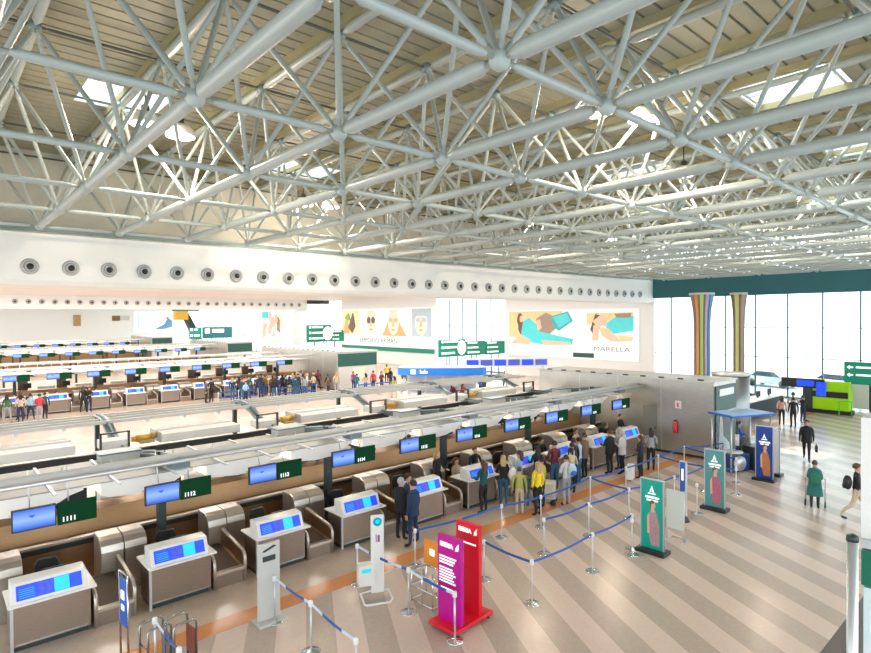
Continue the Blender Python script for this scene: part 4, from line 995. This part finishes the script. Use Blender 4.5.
# front row passengers
person(9.95, 13.0-.35, PI*.62, 'bald man in a dark suit standing at the counter, turned to his companion', 'black', 'black', 'grey', 'short', 'fold', 1.75, near=True, jacket=True)
person(10.45, 12.95, PI*.1, 'dark-haired person in navy between the two men in suits', 'navy', 'navy', 'dark', 'short', 'fold', 1.7, near=True)
person(9.98, 12.15, PI*1.1, 'man in a navy suit seen from behind at the counter', 'navy', 'navy', 'dark', 'short', 'apart', 1.78, near=True, jacket=True)
person(13.24, 12.6, PI, 'woman in a grey-green top and black trousers leaning at the counter', 'darkteal', 'black', 'brown', 'long', 'reach', 1.68, True)
person(14.2, 12.6, PI*.75, 'woman in jeans carrying a round white bag', 'black', 'jeans', 'blond', 'long', 'reach', 1.7, True)
t = thing('shoulder_bag', 'round white shoulder bag of the woman in jeans', 'bag', (14.42, 12.4, .88)); MB().ball((0, 0, .2), .22, 14, 0, (.8, .45, 1)).build('pouch', WHITEG, t); MB().path([(-.1, 0, .35), (-.12, .06, .55), (0, .1, .62), (.1, 0, .35)], .012, 6).build('strap', WHITEG, t)
person(14.75, 12.1, PI*.8, 'small child in dark green beside the woman in jeans', 'teal', 'jeans', 'brown', 'short', 'stand', 1.15)
person(14.35, 11.3, PI*.95, 'blond woman in a yellow shirt and black trousers seen from behind', 'yellow', 'black', 'blond', 'long', 'stand', 1.68, True)
person(14.0, 11.75, PI*.7, 'person in beige trousers left of the woman in yellow', 'olive', 'beige', 'brown', 'short', 'stand', 1.5)
person(15.0, 11.65, PI*1.05, 'woman in a yellow-green vest behind the woman in yellow', 'olive', 'navy', 'dark', 'tail', 'stand', 1.66, True)
person(15.2, 12.75, PI*1.1, 'woman in a pale green top with reddish hair at the fifth display', 'lightblue', 'grey', 'brown', 'long', 'reach', 1.66, True)
person(16.9, 12.55, PI*.9, 'broad man in a maroon shirt bending over the counter', 'maroon', 'jeans', 'dark', 'short', 'reach', 1.78)
person(17.4, 12.15, PI*1.1, 'person in a grey hooded top right of the man in maroon', 'grey', 'jeans', 'dark', 'short', 'fold', 1.7)
person(15.85, 11.3, PI*.9, 'woman in light grey with a blue backpack', 'lightgrey', 'grey', 'dark', 'short', 'fold', 1.66, True)
t = thing('backpack', 'light blue patterned backpack worn by the woman in light grey', 'backpack', (15.93, 11.12, .98), PI*.9); MB().ball((0, 0, .2), .2, 14, 0, (.85, .5, 1.1)).build('main_bag', mat('pale_blue_fabric', (.45, .58, .75), .7, noise=.4, scale=20), t); MB().ball((0, .07, .12), .13, 12, 0, (.9, .5, .8)).build('front_pocket', mat('cloth_blue', CLO['blue'], .75), t)
person(18.25, 12.45, PI*1.05, 'person in a light blue shirt and jeans at the counter', 'lightblue', 'jeans', 'dark', 'short', 'reach', 1.72)
person(17.85, 12.4, PI*.95, 'person in a black jacket left of the light blue shirt', 'black', 'black', 'dark', 'short', 'stand', 1.76)
person(20.3, 12.4, PI*.95, 'person in a black jacket leftmost of the four by the trolley case', 'black', 'black', 'brown', 'short', 'reach', 1.74, jacket=True)
person(20.65, 12.05, PI*1.05, 'person in a pale padded coat behind the trolley case', 'lightgrey', 'black', 'grey', 'short', 'fold', 1.7, jacket=True)
person(20.6, 11.25, PI*1.02, 'woman in a white top and black trousers seen from behind', 'white', 'black', 'brown', 'long', 'fold', 1.66, True)
person(21.9, 11.5, PI*.7, 'woman with dark hair in a grey jacket rightmost of the four', 'grey', 'black', 'dark', 'long', 'fold', 1.72, True)
person(19.0, 12.7, PI, 'person in a dark brown coat right of the person in the light blue shirt', 'brown', 'black', 'brown', 'short', 'reach', 1.74, jacket=True)
person(16.2, 12.8, PI*.95, 'dark-haired person in black left of the broad man in maroon', 'black', 'jeans', 'dark', 'long', 'reach', 1.66, True)
person(17.0, 11.9, PI*.8, 'woman in a cream top beside the person in the grey hooded top', 'beige', 'black', 'dark', 'tail', 'fold', 1.62, True)
person(21.2, 12.5, PI*1.0, 'person in grey at the last counter between the pale coat and grey jacket', 'grey', 'navy', 'grey', 'short', 'reach', 1.72)
# agents behind the counters
person(13.0, 14.5, 0, 'check-in agent with fair hair behind the sixth counter, left of the pair', 'black', 'black', 'blond', 'long', 'reach', 1.7, True)
person(13.9, 14.53, 0, 'check-in agent with brown hair behind the sixth counter, right of the pair', 'beige', 'black', 'brown', 'long', 'sit', 1.7, True)
person(14.6, 14.3, -.3, 'colleague in black standing beside the sixth counter', 'black', 'black', 'brown', 'short', 'reach', 1.62)
person(18.7, 14.53, 0, 'agent with dark hair behind the eighth counter', 'white', 'black', 'dark', 'short', 'sit', 1.72)
person(21.1, 14.53, 0, 'agent in a pink shirt behind the ninth counter', 'pink', 'black', 'brown', 'short', 'sit', 1.8)
person(23.5, 14.53, 0, 'agent in a white shirt behind the tenth counter', 'white', 'black', 'dark', 'short', 'sit', 1.72)
person(24.5, 14.4, .1, 'agent in a white blouse standing at the end of the front row', 'white', 'black', 'brown', 'short', 'reach', 1.66)
t = thing('trolley_case', 'white upright trolley case beside the waiting group', 'suitcase', (20.05, 11.35, 0), .3)
MB().box(-.19, .19, -.12, .12, .05, .62).build('shell', WHITEG, t, bevel=.04); MB().path([(-.12, 0, .6), (-.12, 0, .95), (.12, 0, .95), (.12, 0, .6)], .012, 6).build('handle', CHROME, t)
for s in (-.14, .14): MB().ball((s, 0, .03), .03, 8).build('wheel', BLACK, t)
t = thing('luggage_trolley', 'cream luggage trolley with bags beside the woman in grey', 'trolley', (15.55, 11.95, 0), .5)
MB().box(-.3, .3, -.4, .4, .22, .28).box(-.3, .3, .36, .4, .28, 1.0).build('frame', ALU, t); MB().box(-.27, .27, -.35, .3, .29, .72).build('load_box', mat('cream_bag', (.7, .62, .5), .6), t, bevel=.03)
for sx in (-.26, .26):
    for sy in (-.3, .3): MB().lathe([(.0, -.02), (.09, -.02), (.09, .02), (.0, .02)], (sx, sy, .09), 12, 0, 'x').build('wheel', BLACK, t)
# right hand walkers
person(28.2, 7.75, math.radians(-75), 'man in a dark suit walking with a bag in his hand', 'black', 'black', 'dark', 'short', 'walk', 1.76, jacket=True)
t = thing('briefcase', 'small black briefcase carried by the walking man', 'briefcase', (28.43, 7.45, .42), .3); MB().box(-.2, .2, -.05, .05, 0, .28).build('case', BLACK, t, bevel=.02); MB().path([(-.06, 0, .28), (-.06, 0, .34), (.06, 0, .34), (.06, 0, .28)], .01, 6).build('handle', BLACK, t)
person(21.4, 5.65, math.radians(104), 'elderly person in a long dark green coat walking away with a walker', 'teal', 'black', 'brown', 'short', 'push', 1.55, True, coat=True)
t = thing('backpack', 'green backpack on the elderly person in the long coat', 'backpack', (21.2, 5.58, .8), math.radians(104)); MB().ball((0, .0, .2), .19, 14, 0, (.85, .5, 1.1)).build('main_bag', mat('bottle_green_fabric', (.02, .18, .12), .7), t); MB().ball((0, .08, .13), .11, 10, 0, (.9, .5, .7)).build('front_pocket', mat('bottle_green_fabric', (.02, .18, .12), .7), t)
t = thing('walker', 'wheeled walker pushed by the elderly person in green', 'walker', (21.87, 5.76, 0), math.radians(104))
m = MB()
for s in (-.27, .27): m.path([(s, .22, .1), (s, .05, .55), (s, .12, .92), (s, .25, .92)], .016, 6).path([(s, -.22, .1), (s, .0, .55)], .016, 6)
m.path([(-.27, .0, .55), (.27, .0, .55)], .016, 6).build('frame', ALU, t)
for sx in (-.27, .27):
    for sy in (-.22, .22): MB().lathe([(.0, -.02), (.1, -.02), (.1, .02), (.0, .02)], (sx, sy, .1), 14, 0, 'x').build('wheel', BLACK, t)
person(20.9, 4.42, math.radians(15), 'person in white with a black backpack half hidden at the right edge', 'white', 'beige', 'brown', 'short', 'walk', 1.76)
t = thing('backpack', 'black backpack of the person half hidden at the right edge', 'backpack', (20.72, 4.62, 1.0), math.radians(15)); MB().ball((0, 0, .2), .2, 14, 0, (.8, .6, 1.1)).build('main_bag', BLACK, t); MB().ball((0, .08, .1), .12, 10, 0, (.9, .5, .8)).build('front_pocket', BLACK, t)
person(37.2, 10.9, PI*.55, 'man in a grey shirt and beige trousers by the lime kiosk', 'grey', 'beige', 'dark', 'short', 'fold', 1.85)
person(36.6, 11.3, PI*.6, 'woman in pink by the service counter', 'pink', 'white', 'brown', 'long', 'stand', 1.66, True)
person(36.2, 10.6, PI*.7, 'person in black left of the man in the grey shirt', 'black', 'black', 'dark', 'short', 'stand', 1.68)
person(37.9, 10.6, PI*.4, 'person in white right beside the man in the grey shirt', 'white', 'navy', 'dark', 'short', 'fold', 1.64)
person(37.6, 14.3, 0, 'clerk in black behind the white topped service counter', 'black', 'black', 'dark', 'short', 'reach', 1.72)
person(40.2, 14.4, 0, 'second clerk in navy behind the service counter, further right', 'navy', 'black', 'brown', 'long', 'reach', 1.68, True)
person(26.2, 9.75, PI*.2, 'worker in blue inside the wrapping station', 'blue', 'navy', 'dark', 'short', 'reach', 1.7)
# second row crowd
CW = [(3.1, 43.2, 'navy', 'black', 'at the far left edge'), (3.8, 43.7, 'green', 'grey', 'second from the left edge'), (4.55, 44.6, 'maroon', 'black', 'in the left group'), (4.45, 43.6, 'beige', 'navy', 'low in the left group'), (5.05, 44.3, 'lightblue', 'navy', 'behind the left group'), (5.75, 43.9, 'darkteal', 'black', 'tallest of the left group'),
 (5.35, 43.0, 'red', 'grey', 'inside the left group'), (8.1, 45.1, 'black', 'black', 'left of the gap between two counters'), (8.45, 45.15, 'black', 'navy', 'right of the pair between two counters'),
 (15.8, 43.6, 'brown', 'black', 'left of the crowd'), (16.3, 43.9, 'white', 'black', 'at the left of the crowd'), (17.9, 43.8, 'navy', 'jeans', 'left in the crowd'), (18.4, 43.2, 'darkteal', 'jeans', 'left in the crowd with black hair'), (18.9, 43.9, 'pink', 'black', 'beside the teal one'), (20.3, 44.6, 'navy', 'navy', 'upright in the crowd'), (21.2, 44.9, 'yellow', 'navy', 'at the counter'), (21.3, 43.9, 'maroon', 'black', 'in front of the yellow one'),
 (22.0, 43.6, 'black', 'black', 'in the crowd centre'), (22.3, 43.0, 'black', 'beige', 'in the crowd centre'), (22.9, 43.4, 'blue', 'navy', 'in the crowd right of centre'), (23.4, 44.2, 'lightgrey', 'jeans', 'in the crowd right of centre'), (23.6, 42.4, 'lightgrey', 'jeans', 'in front right'), (24.3, 42.6, 'beige', 'black', 'in front right'), (24.8, 43.3, 'black', 'black', 'beside the green-fronted enclosure'), (25.4, 42.1, 'black', 'beige', 'left of the green-fronted enclosure'), (25.9, 41.6, 'beige', 'grey', 'left of the green-fronted enclosure in front'), (24.4, 40.4, 'brown', 'navy', 'in the queue behind the rails'),
 (28.1, 42.3, 'purple', 'navy', 'before the green-fronted enclosure'), (26.9, 40.0, 'teal', 'blue', 'before the green-fronted enclosure'), (27.5, 39.6, 'beige', 'blue', 'low before the green-fronted enclosure'), (28.7, 40.2, 'red', 'navy', 'right before the green-fronted enclosure'), (29.3, 39.8, 'maroon', 'black', 'rightmost before the green-fronted enclosure'),
 (33.6, 44.8, 'yellow', 'white', 'right of the green-fronted enclosure'), (31.7, 41.7, 'black', 'black', 'beside the tall yellow one'), (27.9, 36.2, 'olive', 'grey', 'low in the open area'), (29.0, 36.4, 'lightgrey', 'brown', 'low in the open area'), (33.0, 41.4, 'black', 'navy', 'left of the blue booth'), (31.2, 38.4, 'black', 'black', 'left corner of the blue booth'),
 (27.2, 28.7, 'maroon', 'black', 'under the blue fascia'), (27.9, 28.4, 'red', 'black', 'under the blue fascia'), (33, 31.4, 'navy', 'navy', 'right of the blue booth'), (37.0, 32.6, 'black', 'navy', 'right under the blue departure screens'), (32.3, 31.0, 'blue', 'black', 'just right of the blue booth'),
 (22.6, 41.0, 'grey', 'jeans', 'in the queue before the crowd'), (21.6, 40.6, 'darkteal', 'jeans', 'in the queue before the crowd'), (20.2, 41.4, 'black', 'jeans', 'in the queue before the crowd'), (19.4, 42.0, 'navy', 'navy', 'in the queue before the crowd'), (18.0, 41.6, 'lightblue', 'navy', 'in the queue before the crowd')]
rx = random.Random(5)
for i in range(16):
    CW.append((rx.uniform(18.5, 26.2), rx.uniform(42.6, 44.9), rx.choice(('black', 'navy', 'maroon', 'brown', 'darkteal', 'grey')), rx.choice(('black', 'navy', 'jeans')), '%s of the crowd filling the second row aisle' % ordn(i)))
rp = random.Random(11); seen = {}
for i, (x, y, a, b, w) in enumerate(CW):
    lab = 'distant person, %s top, %s trousers, %s' % ({'darkteal': 'dark teal', 'lightblue': 'light blue', 'lightgrey': 'light grey'}.get(a, a), {'jeans': 'denim'}.get(b, b), w)
    person(x, y, rp.choice((PI, PI*.9, PI*1.1, PI*.8, PI*.3, 0)), lab, a, b, rp.choice(('dark', 'dark', 'brown', 'blond', 'dark')), rp.choice(('short', 'long', 'tail')), rp.choice(('stand', 'fold', 'reach', 'stand', 'apart')), rp.uniform(1.6, 1.82), rp.random() < .5)
for i in range(10):
    x = 1.35+2.4*i+.75
    person(x, 47.4, rp.uniform(-.4, .4), 'agent behind the %s counter from the left of the second row' % ordn(i), rp.choice(('black', 'navy', 'white', 'brown')), 'black', 'dark', rp.choice(('short', 'long')), 'sit', 1.75)
# low barriers of the second row queue
for i, (x0, x1, y) in enumerate(((16.2, 19.3, 42.3), (20.5, 24.0, 41.6), (26.3, 29.8, 39.0))):
    t = thing('queue_barrier', ['blue queue barrier at the left of the distant crowd', 'blue queue barrier in the middle of the distant crowd', 'blue queue barrier before the green-fronted enclosure'][i], 'barrier', (x0, y, 0))
    for x in (0, (x1-x0)/2, x1-x0): MB().tube((x, 0, 0), (x, 0, .95), .03, n=8).build('post', ALU, t)
    MB().box(0, x1-x0, -.01, .01, .82, .92).box(0, x1-x0, -.01, .01, .4, .5).build('belt', BELTB, t)

# ------------------------------------------------------------------ outside
CARG = mat('dark_car_glass', (.05, .08, .1), .1)
def car(x, y, rz, label, col):
    t = thing('car', label, 'car', (x, y, 0), rz)
    MB().prism([(-2.1, .25), (-2.15, .7), (-1.3, .88), (-.7, 1.38), (.9, 1.42), (1.6, .95), (2.1, .88), (2.15, .3)], -.85, .85, 'y').build('body', mat('car_'+col[0], col[1], .25), t, bevel=.06)
    MB().prism([(-1.15, .9), (-.65, 1.32), (.85, 1.36), (1.45, .95)], -.87, .87, 'y').build('side_windows', CARG, t)
    for wx in (-1.35, 1.35):
        for wy in (-.8, .8): MB().lathe([(.0, -.1), (.32, -.1), (.32, .1), (.0, .1)], (wx, wy, .32), 18, 0, 'y').build('wheel', BLACK, t)
car(56.5, 18.2, PI/2-.2, 'pale blue-grey car parked outside the windows, left one', ('pale', (.7, .78, .82)))
car(57.5, 13.4, PI/2-.1, 'white car parked outside the windows, right one', ('white', (.7, .72, .74)))
t = thing('terminal_building', 'pale building seen faintly through the windows', 'building', (120, 0, 0))
MB().box(0, 12, -20, 90, 0, 9).build('walls', mat('hazy_building', (.75, .8, .82), .7), t); m = MB()
for k in range(20): m.box(-.1, 0, -18+k*5, -15+k*5, 4.5, 7)
m.build('windows', mat('hazy_panes', (.55, .66, .72), .3), t)
